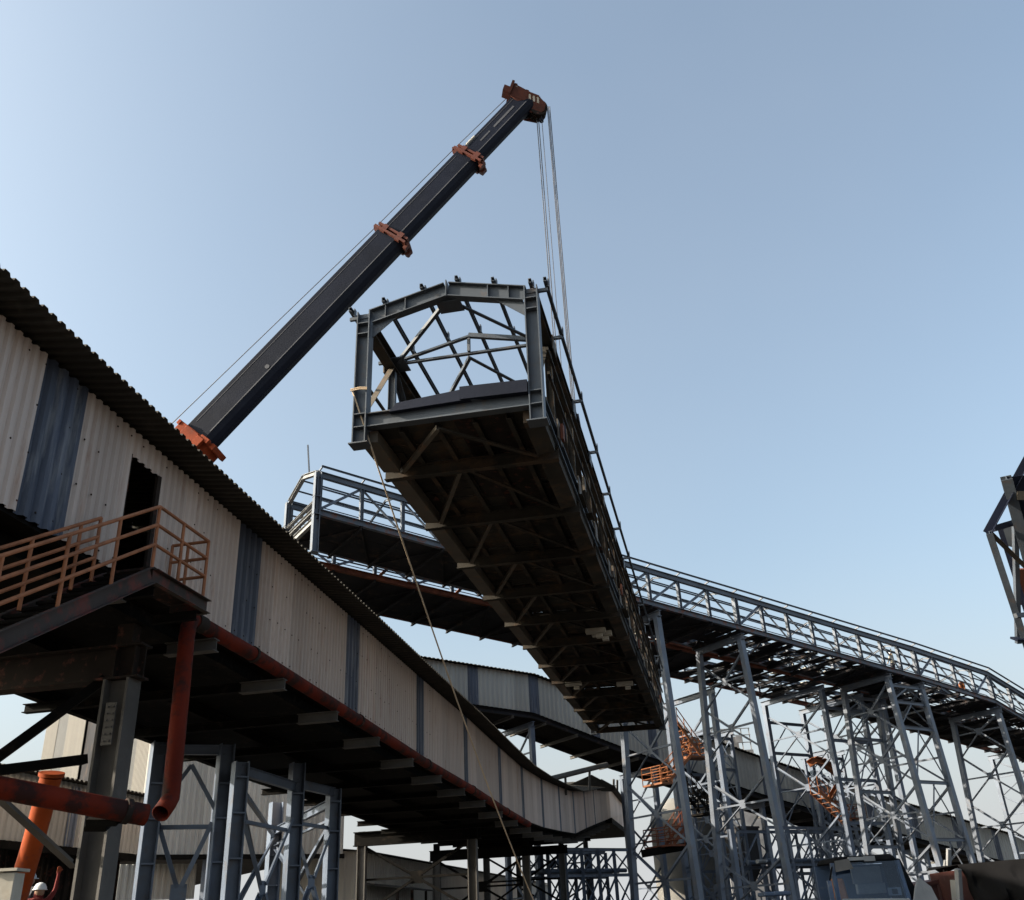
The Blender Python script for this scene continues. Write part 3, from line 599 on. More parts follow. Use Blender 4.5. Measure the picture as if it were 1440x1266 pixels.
m = MB(); m.tube([cr(.9, 0, 1.9), bp(-16.5, 0, -.75)], .2, 14); m.build('lift_cylinder', M['dust'], crn, smooth=True)
# tag rope tied to the near left column
k0 = lp(-.16, -.14, 1.15); pts = [k0]; e = at(800, 1300, 27); e.z = .1
tied = at(523, 632, 18.0)
for i in range(0, 25):
    t = i/24; q = tied.lerp(e, t); q.z -= 1.0*math.sin(math.pi*t)*.6; pts.append(q)
tr = tag(MB().tube(pts, .017, 6).build('tag_rope', M['rope']), 'tan guide rope hanging from the lifted gallery corner down across the cream gallery', 'rope')
m = MB()
for i in range(2): m.tube([lp(-.19, -.155, 1.13+i*.035), lp(.0, -.165, 1.14+i*.035), lp(.15, -.155, 1.12+i*.035)], .014, 6)
m.build('knot', M['rope'], tr)

# ------------------------------------------------------------------ lattice galleries on the right
def lattice(root, latn, W, H, zf, st, roof=True, diag=None, mt=None, chordmt=None, floor_gap=lambda s: 0, seed=1, ext=None, loads=()):
    P_ = lambda l, s, h: AV.p(latn-l, s, zf(s)+h)
    mt = mt or M['blue']; rr = random.Random(seed); knots = [st[0]]+[k for k in loads if st[0] < k < st[-1]]+[st[-1]]
    for l, sg in ((0, 1), (W, -1)):
        for a, b in zip(knots, knots[1:]):
            B(P_(l, a, .16), P_(l, b, .16), .24, .34, 'I', t=.03).build('bottom_chord', chordmt or mt, root)
            B(P_(l, a, H-.17), P_(l, b, H-.17), .24, .34, 'I', t=.03).build('top_chord', mt, root)
            if roof: B(P_(l-sg*.28, a, H+.22), P_(l-sg*.28, b, H+.22), .08, .1, 'C').build('eave_purlin', mt, root)
        for i, s in enumerate(st):
            big = i in (0,) or s in knots
            ww = .3 if big else .2
            B(P_(l, s, .335), P_(l, s, H-.345), ww, ww, 'I', up=AV.U).build('post', mt, root)
            if roof: B(P_(l+sg*.1, s, H+.06), P_(l-sg*.34, s, H+.14), .07, .09).build('outrigger', mt, root)
        for i in range(len(st)-1):
            d = diag(i) if diag else (i % 2)
            h0, h1 = (.36, H-.36) if d else (H-.36, .36)
            B(P_(l-sg*.02, st[i]+.1, h0), P_(l-sg*.02, st[i+1]-.1, h1), .14, .15, 'L').build('diagonal', mt, root)
        for h in (.75, 1.15): B(P_(l+sg*.55, st[0]+.2, h), P_(l+sg*.55, st[-1], h), .045, .045).build('handrail', mt, root) if len(knots) == 2 else [B(P_(l+sg*.55, a, h), P_(l+sg*.55, b, h), .045, .045).build('handrail', mt, root) for a, b in zip(knots, knots[1:])]
        for h in (.42, .66):
            for a, b in zip(knots, knots[1:]): B(P_(l+sg*.17, a, h*H), P_(l+sg*.17, b, h*H), .06, .08, 'C').build('side_girt', mt, root)
    # conveyor table along the middle
    for l in (W*.38, W*.62):
        for a, b in zip(knots, knots[1:]): B(P_(l, a, .95), P_(l, b, .95), .1, .16, 'C').build('conveyor_stringer', mt, root)
    for i, s in enumerate(st):
        B(P_(-.12, s, -.12), P_(W+.12, s, -.12), .16, .24, 'I').build('cross_beam', M['floor'], root)
        if roof and i % 2 == 0:
            ap = P_(W/2, s, H+.62)
            for l in (0.02, W-.02): B(P_(l, s, H+.06), ap, .1, .12, 'I').build('rafter', mt, root)
    if roof:
        for l, h in ((W*.2, .38), (W*.4, .62), (W*.6, .62), (W*.8, .38)):
            for a, b in zip(knots, knots[1:]): B(P_(l, a, H+h), P_(l, b, H+h), .06, .08, 'C').build('purlin', mt, root)
    for i in range(len(st)-1):
        a, b = st[i]+.1, st[i+1]-.1
        l0, l1 = ((.2, W-.2) if i % 2 else (W-.2, .2)); B(P_(l0, a, -.06), P_(l1, b, -.06), .09, .09, 'L').build('floor_brace', M['floor'], root)
    m = MB(); s = st[0]+.05; nl = 5
    while s < st[-1]-.4:
        g_ = floor_gap(s); w_ = rr.choice((.3, .4, .5)) if g_ > .1 else 2.4; w_ = min(w_, st[-1]-s); nl = 4 if g_ > .1 else 3
        gg = .03 if g_ > .1 else .003
        for k in range(nl):
            if rr.random() < g_: continue
            la, lb = .06+k*(W-.12)/nl, .06+(k+1)*(W-.12)/nl-(.03 if g_ > .1 else .004); j = rr.uniform(-.015, .015)
            m.hexa([P_(la, s, .02+j), P_(la, s+w_-gg, .02+j), P_(lb, s+w_-gg, .02+j), P_(lb, s, .02+j)], [P_(la, s, .05+j), P_(la, s+w_-gg, .05+j), P_(lb, s+w_-gg, .05+j), P_(lb, s, .05+j)])
        s += w_
    m.build('floor_deck', M['floor'], root)
    return P_
zB = lambda s: lerp([(10, 21.98), (15.9, 21.4), (45.2, 18.55), (63, 16.75), (71.7, 15.65), (95, 7.7)], s)
stB = [15.87+k*(45.2-15.87)/12 for k in range(13)]+[45.2+14.1/6*k for k in range(1, 7)]+[61.15, 63.0]+[63+8.7/4*k for k in range(1, 5)]+[71.7+2.3*k for k in range(1, 9)]
def dB(i):
    if i == 0: return 1
    if i < 6: return 0
    if i < 11: return 1
    if i == 11: return 0
    if i == 12: return 1
    if i < 18: return 0
    return 1 if i in (20, 23) else 0
gb = thing('lattice_gallery', 'open blue grey lattice gallery on trestles crossing behind, with its end frame at left', 'conveyor gallery', AV.p(-43.83, 45, 18))
gapB = lambda s: .0 if s < 42 else (.45 if 46 < s < 56 else (.5 if 63.5 < s < 70 else .12))
PB = lattice(gb, -43.83, 4.55, 2.5, zB, stB, diag=dB, floor_gap=gapB, seed=3, chordmt=M['bluerust'], loads=(45.2, 59.3, 63.0, 71.7))
# end frame of the lattice gallery: heavy columns running below the floor, cross girders, aerial rod
for l in (0, 4.55):
    m = B(PB(l, 15.78, -2.1), PB(l, 15.78, 2.45), .34, .34, 'I', up=AV.U, t=.03); m.obox(PB(l, 15.78, .0), AV.N*.19, AV.U*.19, Z*.015); m.obox(PB(l, 15.78, 1.0), AV.N*.19, AV.U*.19, Z*.015); m.obox(PB(l, 15.78, -2.1), AV.N*.22, AV.U*.22, Z*.02); m.build('end_column', M['blue'], gb)
for h, s_ in ((-.25, .34), (.35, .22), (.85, .12)): B(PB(.17, 15.78, h), PB(4.38, 15.78, h), .2, s_, 'I').build('end_girder', M['dust'], gb)
for l in (.1, 4.45): B(PB(l, 15.78, 2.45), PB(2.275, 15.78, 3.1), .22, .26, 'I').build('end_rafter', M['dust'], gb)
B(PB(1.4, 15.78, 3.0), PB(1.1, 15.5, 4.5), .07, .07).build('rod', M['blue'], gb)
# lower parallel gallery
zC = lambda s: lerp([(10, 21.5), (18.3, 20.75), (61.6, 17.3), (74.4, 16.1), (110, 12)], s)
stC = [16.5+2.6*k for k in range(34)]
gc = thing('lower_gallery', 'lower dark gallery with rusty edge behind the blue lattice gallery', 'conveyor gallery', AV.p(-49.6, 45, 18))
gapC = lambda s: .0 if s < 46 else (.42 if s < 64 else .02)
PC = lattice(gc, -49.6, 5.6, 1.9, zC, stC, roof=False, floor_gap=gapC, seed=9, mt=M['bluedk'], chordmt=M['rust'], loads=(42.5, 63.3, 74.0))
for i, s in enumerate(stC[:-2]):
    if s > 66: break
    if i % 2 == 0 or s > 44:
        B(PC(.25, s+.35, .35), PC(.25, s+1.15, 1.25), .16, .18, 'C').build('idler_bracket', M['orange'] if s < 44 else M['rust'], gc)
for k in range(30):
    s = 42+k*.72; MB().tube([PC(.05, s, .92+.1*(k % 2)), PC(1.5, s+.1, .95)], .1, 8).build('idler_roller', M['pale'], gc, smooth=True)
for a, b in ((44, 54), (54, 63.3)):
    B(PC(-.16, a, .34), PC(-.16, b, .34), .08, .3, 'C').build('rusty_channel', M['rust'], gc)
    B(PC(.9, a, .55), PC(.9, b, .55), .1, .34, 'C').build('rusty_channel', M['rust'], gc)
rr = random.Random(5)
for k in range(60):
    s = rr.uniform(46, 63); l = rr.uniform(.6, 5); MB().obox(PC(l, s, rr.uniform(.35, .6)), AV.U*rr.uniform(.2, .7), AV.N*rr.uniform(.1, .3), Z*.02).build('loose_sheet', M['pale'], gc)  # pale colour stands in for sunlit boards above the deck gaps

# ------------------------------------------------------------------ trestles
def trestle(label, ss, ln, lf, zc, bat, cents, lw=.35, name='trestle', mt=None, cap=True, br=.13, near_levels=(), capmt=None, axis=AV, grp='trestles under the open galleries'):
    "ss: one or two stations; pairs of legs joined by X-braced panels whose centres are cents"
    mt = mt or M['blue']; z0 = -.02
    t = thing(name, label, 'trestle', axis.p((ln+lf)/2, sum(ss)/len(ss), 0), grp)
    ztop = lambda s: zc(s)
    def leg(l, sg, s, z): return axis.p(l+sg*bat*(ztop(s)-z), s, z)
    for s in ss:
        for l, sg in ((ln, 1), (lf, -1)):
            m = B(leg(l, sg, s, z0), leg(l, sg, s, ztop(s)-.4 if cap else ztop(s)), lw, lw, 'box', up=axis.U)
            m.obox(leg(l, sg, s, .1), axis.N*lw*.8, axis.U*lw*.8, Z*.1); m.build('leg', mt, t)
        if cap: B(axis.p(ln+.35, s, ztop(s)-.2), axis.p(lf-.35, s, ztop(s)-.2), .26, .38, 'I', t=.03).build('cap_beam', capmt or mt, t)
        hh = abs(cents[0]-cents[1])/2 if len(cents) > 1 else 1.7
        for c in cents:
            ctr = (leg(ln, 1, s, c)+leg(lf, -1, s, c))/2
            for l, sg in ((ln, 1), (lf, -1)):
                for dz in (hh, -hh):
                    zz = max(.15, min(c+dz*.96, ztop(s)-.5)); e = leg(l, sg, s, zz)+axis.N*(-sg*lw/2); d = (e-ctr).normalized()
                    B(e, ctr+d*.2, br, br, 'L').build('brace', mt, t)
                B(leg(l, sg, s, c)+axis.N*(-sg*lw/2), ctr+axis.N*(sg*.24), br*.9, br*.9, 'L').build('tie', mt, t)
            MB().obox(ctr, axis.N*.25, axis.U*.012, Z*.25).build('gusset', mt, t)
    if len(ss) == 2:
        a, b = ss
        for l, sg in ((ln, 1), (lf, -1)):
            for i, zl in enumerate(near_levels):
                pa, pb_ = leg(l, sg, a, zl)+axis.U*(lw/2), leg(l, sg, b, zl)-axis.U*(lw/2); B(pa, pb_, .16, .22, 'I').build('girt', mt, t)
                if i+1 < len(near_levels):
                    zn = near_levels[i+1]; mid = (pa+pb_)/2-Z*.13
                    for s_, e_ in ((a, 1), (b, -1)): B(mid, leg(l, sg, s_, zn+.25)+axis.U*(e_*lw/2), .11, .11, 'L').build('brace', mt, t)
    return t
zBu = lambda s: zB(s)-.24
zCu = lambda s: zC(s)-.24
trestle('pale lit trestle just right of the hanging gallery end', [38.3], -43.9, -47.9, zBu, .05, [14.5, 10.9, 7.28, 3.7])
trestle('braced trestle under the big column of the lattice gallery', [45.3], -43.95, -47.95, zBu, .06, [15.6, 12.6, 7.96, 3.3][0:1]+[12.6, 7.96, 3.3])
trestle('four legged tower carrying the lattice gallery near its middle', [59.4, 63.0], -43.9, -47.9, zBu, .065, [14.6, 11.2, 7.5, 3.8], near_levels=(16.1, 14.9, 13.1, 9.4, 5.7, 2), br=.14)
trestle('right hand trestle against open sky where the lattice gallery bends', [71.9], -43.9, -47.9, zBu, .05, [13.9, 10.55, 7.0, 3.5])
trestle('dark trestle of the lower gallery behind the first pale trestle', [47.6], -49.7, -54.6, lambda s: 16.15, 0, [13.5, 10, 6.5, 3], mt=M['bluedk'])
trestle('four legged lattice tower of the lower gallery behind the middle tower', [58.9, 63.2], -49.6, -55.6, zCu, .0, [14.1, 10.2, 6.3, 2.6], near_levels=(15.6, 13.2, 10.4, 7.4, 4.4, 1.5), mt=M['bluedk'])
trestle('slim dark trestle of the lower gallery left of the open sky gap', [65.8], -49.6, -55.6, zCu, .0, [13.5, 10, 6.5, 3], mt=M['bluedk'], lw=.36)
trestle('slender trestle of the lower gallery at the right edge', [88.0], -49.6, -55.6, lambda s: zC(s)-.24, .0, [12.3, 9.0, 5.7, 2.5], mt=M['bluedk'])

trestle('short lattice tower of crossed members behind the orange chute', [54.2, 56.6], -57.6, -60.4, lambda s: 15.2, 0, [13.3, 10.9, 8.5, 6.1, 3.7, 1.6], lw=.24, br=.11, near_levels=(14.5, 12.1, 9.7, 7.3, 4.9, 2.5), mt=M['bluedk'])
trestle('narrow lattice tower of crossed members left of the open sky gap', [67.6, 69.4], -57.6, -60.2, lambda s: 14.2, 0, [12.3, 9.9, 7.5, 5.1, 2.7], lw=.22, br=.1, near_levels=(13.5, 11.1, 8.7, 6.3, 3.9, 1.5), mt=M['bluedk'])

# ------------------------------------------------------------------ sloping enclosed gallery behind
GD = [(22, 17.3, 20.0), (40.5, 16.35, 19.2), (50, 13.9, 17.0), (63.5, 11.0, 14.05), (73, 9.25, 12.2), (80, 8.05, 10.9), (100, 4.7, 7.5), (112, 2.8, 5.6)]
zdb = lambda s: lerp(GD, s, 1)
zdt = lambda s: lerp(GD, s, 2)
LD, LDF = -61.83, -66.6
gd = thing('sloping_gallery', 'far white corrugated gallery sloping down to the right behind the trestles', 'conveyor gallery', AV.p(LD, 60, 12))
pv = 22
for c in [29.2, 35.2, 40.6, 46.2, 52.0, 58, 64.2, 70.5, 77, 83, 89, 95, 101]:
    corr_wall(AV, LD, pv, c-.45, zdb, zdt, pitch=.4).build('wall', M['wall2'], gd); corr_wall(AV, LD-.01, c-.45, c+.45, zdb, zdt, pitch=.3).build('translucent_strip', M['strip'], gd); pv = c+.45
corr_wall(AV, LD, pv, 112, zdb, zdt, pitch=.4).build('wall', M['wall2'], gd)
corr_wall(AV, LDF, 22, 112, zdb, zdt, pitch=2, out=-1).build('wall', M['wall2'], gd)
corr_roof(AV, LD+.5, (LD+LDF)/2, 22, 112, zdt, .0, .5, pitch=.35).build('roof', M['roof'], gd)
corr_roof(AV, (LD+LDF)/2-.002, LDF-.5, 22, 112, zdt, .5, 0, pitch=1).build('roof', M['roof'], gd)
m = MB(); ks = [g_[0] for g_ in GD]; mg = MB()
for a, b in zip(ks, ks[1:]):
    m.hexa([AV.p(LD-.03, a, zdb(a)-.1), AV.p(LD-.03, b, zdb(b)-.1), AV.p(LDF+.03, b, zdb(b)-.1), AV.p(LDF+.03, a, zdb(a)-.1)], [AV.p(LD-.03, a, zdb(a)+.04), AV.p(LD-.03, b, zdb(b)+.04), AV.p(LDF+.03, b, zdb(b)+.04), AV.p(LDF+.03, a, zdb(a)+.04)])
    for l in (LD-.12, LDF+.2): mg.beam(AV.p(l, a, zdb(a)-.27), AV.p(l, b, zdb(b)-.27), .2, .32, 'I')
m.build('floor', M['black'], gd); mg.build('floor_girder', M['floor'], gd)
s = 24
while s < 105:
    B(AV.p(LD+.25, s, zdb(s)-.55), AV.p(LDF-.3, s, zdb(s)-.55), .18, .22, 'I').build('cross_beam', M['grey'], gd); s += 2.9
zDu = lambda s: zdb(s)-.66
for s, lb in ((40.4, 'single blue trestle under the flat start of the far white gallery'), (52, 'blue braced trestle of the far white gallery behind the orange stairs'), (63.5, 'tall braced trestle below the far white gallery, left of the dark hopper'), (73, 'braced trestle of the far white gallery behind the middle tower'), (84, 'low trestle of the far white gallery near the maroon truck bed')):
    hz_ = zDu(s); trestle(lb, [s], LD-.3, LDF+.3, zDu, 0, [hz_-2.2-i*3.3 for i in range(int((hz_-1)/3.3))] or [2, 1], mt=M['bluedk'], lw=.36, br=.12, grp='trestles under the far white gallery')

# ------------------------------------------------------------------ stairs and platforms in the trestles
def stair_flight(p, q, w_, side, mt):
    m = MB(); d = (q-p); n = max(3, int(d.length/.45))
    for k in (-1, 1): m.beam(p+side*(k*w_/2), q+side*(k*w_/2), .06, .2)
    for i in range(n): c = p+d*((i+.5)/n); m.beam(c-side*(w_/2-.035), c+side*(w_/2-.035), .24, .04)
    for k in (-1, 1):
        for h in (.55, 1.05): m.tube([p+side*(k*w_/2)+Z*h, q+side*(k*w_/2)+Z*h], .035, 6)
        for i in range(4): c = p+d*(i/3)+side*(k*w_/2); m.tube([c, c+Z*1.05], .03, 6)
    return m
def platform(c, a, b, mt_, rails=(1, 1, 1, 1)):
    m = MB(); m.obox(c, a, b, Z*.06)
    cs = [c-a-b, c+a-b, c+a+b, c-a+b]
    for i in range(4):
        if not rails[i]: continue
        p, q = cs[i], cs[(i+1) % 4]
        for h in (.4, .75, 1.1): m.tube([p+Z*h, q+Z*h], .032, 6)
        n = max(1, int((q-p).length/.9))
        for k in range(n+1): r_ = p.lerp(q, k/n); m.tube([r_, r_+Z*1.1], .032, 6)
    return m
os_ = thing('orange_stair', 'orange stair flight and railed platforms climbing inside the pale trestle', 'stair', AV.p(-47, 39, 8))
c1 = at(925, 1104, 63); platform(c1, AV.N*1.0, AV.U*.45, M['orange']).build('platform', M['orange'], os_)
c2 = at(978, 1066, 66.5); platform(c2, AV.N*.6, AV.U*1.0, M['orange']).build('platform', M['orange'], os_)
stair_flight(at(947, 1018, 66), at(979, 1063, 66), .9, AV.N, M['orange']).build('flight', M['orange'], os_)
stair_flight(at(935, 1101, 64), at(966, 1064, 65.5), .8, AV.N, M['orange']).build('flight', M['orange'], os_)
os2 = thing('red_stair', 'dull red railed platform and stair low inside the pale trestle', 'stair', AV.p(-46, 38.5, 5))
c3 = at(935, 1191, 61); platform(c3, AV.N*1.3, AV.U*.6, M['rust']).build('platform', M['rust'], os2)
stair_flight(at(942, 1188, 61.5), at(962, 1157, 62), .8, AV.N, M['rust']).build('flight', M['rust'], os2)
MB().beam(at(902, 1201, 60.5), at(967, 1190, 60.5), .3, .45).build('support_beam', M['black'], os2)
os3 = thing('dark_stair', 'dark stair flight beside the grey domed tank', 'stair', at(955, 1130, 63))
stair_flight(at(968, 1112, 63), at(990, 1141, 63), .9, AV.N, M['black']).build('flight', M['black'], os3); platform(at(988, 1146, 63), AV.N*.9, AV.U*.5, M['black']).build('platform', M['black'], os3)
os4 = thing('orange_chute', 'orange curved chute between the lattice towers', 'chute', at(1158, 1080, 76))
m = MB(); pts = [at(1137, 1075, 72), at(1146, 1069, 72), at(1156, 1071, 72), at(1168, 1079, 72), at(1181, 1090, 72)]
for a, b in zip(pts, pts[1:]): m.beam(a, b, .55, .5, 'C')
m.build('trough', M['orange'], os4)
os5 = thing('orange_stair', 'steep orange stair right of the curved chute, in front of the far white gallery', 'stair', at(1180, 1130, 78))
stair_flight(at(1146, 1114, 70), at(1192, 1157, 70), .8, AV.N, M['orange']).build('flight', M['orange'], os5)
m = MB(); m.beam(at(1164, 1128, 70), at(1178, 1104, 70), .4, .3, 'C'); m.beam(at(1178, 1104, 70), at(1186, 1112, 70), .3, .25, 'C'); m.beam(at(1160, 1124, 70), at(1186, 1130, 70), .12, .12); m.build('strut', M['orange'], os5)
platform(at(1203, 1152, 80), AV.N*.6, AV.U*.8, M['orange']).build('platform', M['rust'], os5)

# pipe rack / low lattice frames far right
def rack(label, P0, P1, levels, nb, dep, mt):
    t = thing('pipe_rack', label, 'pipe rack', (P0+P1)/2)
    d = (P1-P0); dn = d.normalized(); side = V3((dn.y, -dn.x, 0))
    for sd_ in (0, 1):
        o = side*(-dep*sd_)
        for i in range(nb+1): p = P0+d*(i/nb)+o; B(V3((p.x, p.y, -.02)), V3((p.x, p.y, levels[-1])), .2, .2, 'I').build('post', mt, t)
        for z_ in levels: B(P0+o+Z*z_, P1+o+Z*z_, .16, .2, 'I').build('rail_beam', mt, t)
        for i in range(nb):
            a, b = P0+d*((i+.04)/nb)+o, P0+d*((i+.96)/nb)+o
            for zl, zh in zip([.2]+levels[:-1], levels):
                B(a+Z*(zl+.2), b+Z*(zh-.2), .1, .1, 'L').build('brace', mt, t)
                if sd_ == 0: B(a+side*.06+Z*(zh-.2), b+side*.06+Z*(zl+.2), .1, .1, 'L').build('brace', mt, t)
    for k in range(3): MB().tube([P0-side*(dep*(.2+.3*k))+Z*(levels[1]+.32), P1-side*(dep*(.2+.3*k))+Z*(levels[1]+.32)], .14, 8).build('pipe', M['dust'] if k == 1 else mt, t)
    return t
fl = lambda x, y, d: (lambda q: V3((q.x, q.y, 0)))(at(x, y, d))
rack('dark pipe rack with crossed braces low between the trestles and the truck cab', fl(1085, 1200, 68), fl(1215, 1180, 74), [2.2, 4.9, 7.4], 5, 3, M['bluedk'])
rack('small dark pipe rack below the dip of the cream gallery', fl(770, 1200, 62), fl(885, 1200, 66), [2.4, 4.6, 6.2], 5, 2.5, M['bluedk'])

# ------------------------------------------------------------------ tank, hopper, far block
m = MB(); c = fl(968, 1200, 84); rt = 3.1; zt_ = at(968, 1117, 84).z
m.lathe(c, [(rt, -.1), (rt, 2), (rt+.06, 2.05), (rt, 2.1), (rt, zt_-2.1), (rt+.05, zt_-2.05), (rt, zt_-2), (rt*.93, zt_-1.2), (rt*.75, zt_-.55), (rt*.45, zt_-.12), (.3, zt_)], 40)
tk = tag(m.build('tank', M['silo'], smooth=True), 'grey domed tank standing behind the pale trestle', 'tank')
m = MB(); pth = []
m.tube([c+V3((-rt*.2, -rt-.02, 0)), c+V3((-rt*.2, -rt-.02, zt_-2.2))], .09, 8); m.build('downpipe', M['dust'], tk)
hp0 = thing('hopper', 'dark square hopper hanging between trestle legs at lower right', 'hopper', at(1042, 1215, 80))
q = at(1042, 1200, 80); m = MB(); x_, y_ = AV.U*1.1, AV.N*1.35
top = q.z+1.85; bot = q.z-.9
def sq(k, z_): return [V3((q.x, q.y, z_))-x_*k-y_*k, V3((q.x, q.y, z_))+x_*k-y_*k, V3((q.x, q.y, z_))+x_*k+y_*k, V3((q.x, q.y, z_))-x_*k+y_*k]
m.hexa(sq(1, bot), sq(1, top)); m.hexa(sq(.32, bot-1.9), sq(.98, bot-.01)); m.hexa(sq(1.06, top+.002), sq(1.06, top+.15)); m.build('bin', M['hopper'], hp0)
for k in range(4):
    p = sq(1.04, bot)[k]; B(V3((p.x, p.y, -.02)), p, .2, .2, 'I').build('leg', M['bluedk'], hp0)
q = at(1026, 1060, 120); fb = thing('far_block', 'small dark rooftop plant block showing above the far white gallery', 'plant block', V3((q.x, q.y, 0)))
m = MB(); m.obox(V3((q.x, q.y, q.z/2)), V3((2.5, 0, 0)), V3((0, 2.5, 0)), Z*(q.z/2)); m.obox(V3((q.x-.6, q.y, q.z+.9)), V3((1.6, 0, 0)), V3((0, 1.6, 0)), Z*.898); m.build('housing', M['conc'], fb)
m = MB()
for x in (-2.3, -1.1, .1, 1.3, 2.3): m.beam(V3((q.x+x, q.y-2.4, q.z)), V3((q.x+x, q.y-2.4, q.z+2.6)), .12, .12)
for z_ in (.9, 1.8, 2.6): m.beam(V3((q.x-2.4, q.y-2.5, q.z+z_)), V3((q.x+2.4, q.y-2.5, q.z+z_)), .1, .1)
for x in (-1.7, -.4, .9): m.obox(V3((q.x+x, q.y-2.55, q.z+1.3)), V3((.4, 0, 0)), V3((0, .05, 0)), Z*.4)
m.build('frame', M['conc'], fb)

# ------------------------------------------------------------------ blue steel frame, lower left
def icolumn(name, x, y, d, ztop, w_, parent, mt, caps=()):
    p = fl(x, y, d); m = B(V3((p.x, p.y, -.02)), V3((p.x, p.y, ztop)), w_*1.1, w_*1.05, 'I', up=AV.U, t=.035)
    for z_ in caps: m.obox(V3((p.x, p.y, z_)), AV.U*(w_*.48), AV.N*(w_*.54), Z*.02)
    return p, m.build(name, mt, parent)
bf = thing('steel_tower', 'blue braced steel columns standing under the cream gallery at lower left', 'steel tower', fl(320, 1200, 28))
cs = []
for x, y, d, zt_, w_ in ((209, 1180, 25, 6.7, .38), (307, 1180, 25.5, 6.65, .38), (412, 1190, 28, 6.5, .38), (466, 1200, 30, 6.0, .37), (330, 1180, 24.6, 6.0, .36), (385, 1190, 38, 6.7, .45)):
    cs.append((icolumn('column', x, y, d, zt_, w_, bf, M['bluedk'], (2.2, 3.6, 4.7, 5.6)), zt_))
def xb(i, j, z0_, z1_, k=.12, mid=True):
    a, b = cs[i][0][0], cs[j][0][0]; d = (b-a).normalized()*.2; a = a+d; b = b-d
    c = (a+b)/2+Z*((z0_+z1_)/2)
    for p in (a+Z*z0_, a+Z*z1_, b+Z*z0_, b+Z*z1_):
        e = (p-c).normalized(); B(p, c+e*.16, k, k, 'L').build('brace', M['bluedk'], bf)
    MB().obox(c, (b-a).normalized()*.2, V3((0, .012, 0)), Z*.2).build('gusset', M['bluedk'], bf)
    if mid: B(a+Z*((z0_+z1_)/2+1.6), b+Z*((z0_+z1_)/2+1.6), k, k, 'L').build('tie', M['bluedk'], bf)
xb(0, 1, 1.2, 4.6); xb(4, 2, 1.0, 4.9); xb(2, 3, 1.8, 4.6); xb(5, 3, 2, 5); xb(5, 4, 2.2, 5.4)
a, b = cs[0][0][0], cs[1][0][0]; ap = (a+b)/2+Z*6.1
for p in (a+Z*4.7, b+Z*4.7): B(p, ap, .11, .11, 'L').build('brace', M['bluedk'], bf)
for i, j, z_ in ((0, 1, 6.5), (2, 3, 5.9), (4, 2, 5.8), (5, 3, 5.6)): B(cs[i][0][0]+Z*z_, cs[j][0][0]+Z*z_, .16, .26, 'I').build('beam', M['bluedk'], bf)

# ------------------------------------------------------------------ white works buildings, lower left
wh = thing('works_hall', 'tall off white corrugated hall, sunlit on its left side, behind the blue columns', 'hall', fl(205, 1150, 46))
cq = at(205, 1120, 46); lw_, sw_ = AV.ls(cq); zl = at(205, 1205, 46).z; ztp = at(205, 985, 46).z+7
HL = AV.onl(484, 1150, lw_)[0]-sw_
corr_wall(AV, lw_, sw_, sw_+HL, lambda s: zl, lambda s: ztp, pitch=.3).build('wall', M['wall2'], wh)
class AxP(Axis): pass
AQ = Axis(57.3+90)      # s runs towards the viewer's right, l outwards = -U of AV
lq, sq_ = AQ.ls(cq); 
def lit(a, b, mt_, out=0): corr_wall(AQ, lq+out, sq_-b, sq_-a, lambda s: zl, lambda s: ztp, pitch=.3, out=1).build('wall', mt_, wh)
ed = [0]+[sq_-AQ.onl(x, 1075, lq)[0] for x in (191, 179, 158, 113, 88, 74, 58)]
for a, b, mt_, o_ in zip(ed, ed[1:], (M['litwall'], M['litgrey'], M['litwall'], M['boom'], M['litwall'], M['litgrey'], M['litwall']), (.06, 0, .06, -.3, .06, 0, .06)): lit(a, b, mt_, o_)  # sunlit side in toned-down sheet copies, black strip for the recess
LD_ = ed[-1]
m = MB(); p0 = AV.p(lw_+.06, sw_-.06, 0); m.beam(p0+Z*zl, p0+Z*ztp, .12, .12); m.build('corner_trim', M['wall2'], wh)
m = MB(); m.hexa([AV.p(lw_-.1, sw_+.1, zl+.05), AV.p(lw_-.1, sw_+HL-.1, zl+.05), AV.p(lw_-LD_+.1, sw_+HL-.1, zl+.05), AV.p(lw_-LD_+.1, sw_+.1, zl+.05)], [AV.p(lw_-.1, sw_+.1, ztp-.1), AV.p(lw_-.1, sw_+HL-.1, ztp-.1), AV.p(lw_-LD_+.1, sw_+HL-.1, ztp-.1), AV.p(lw_-LD_+.1, sw_+.1, ztp-.1)]); m.build('core', M['floor'], wh)
for s in (.4, HL*.33, HL*.66, HL-.4): B(AV.p(lw_-.3, sw_+s, -.02), AV.p(lw_-.3, sw_+s, zl+.04), .4, .4, 'I').build('column', M['bluedk'], wh)
B(AV.p(lw_+.12, sw_-.1, zl-.12), AV.p(lw_+.12, sw_+HL, zl-.12), .2, .22).build('sill_beam', M['black'], wh)
corr_wall(AV, lw_-1.6, sw_-.6, sw_+3.2, lambda s: zl-1.9, lambda s: zl-.3, pitch=.3).build('lower_wall', M['wall2'], wh)
m = MB(); m.beam(AV.p(lw_-.02, sw_+2.6, at(250, 1095, 46.5).z), AV.p(lw_+.07, sw_+HL-.5, at(250, 1095, 46.5).z), .05, .02); m.build('lap_joint', M['wallg'], wh)

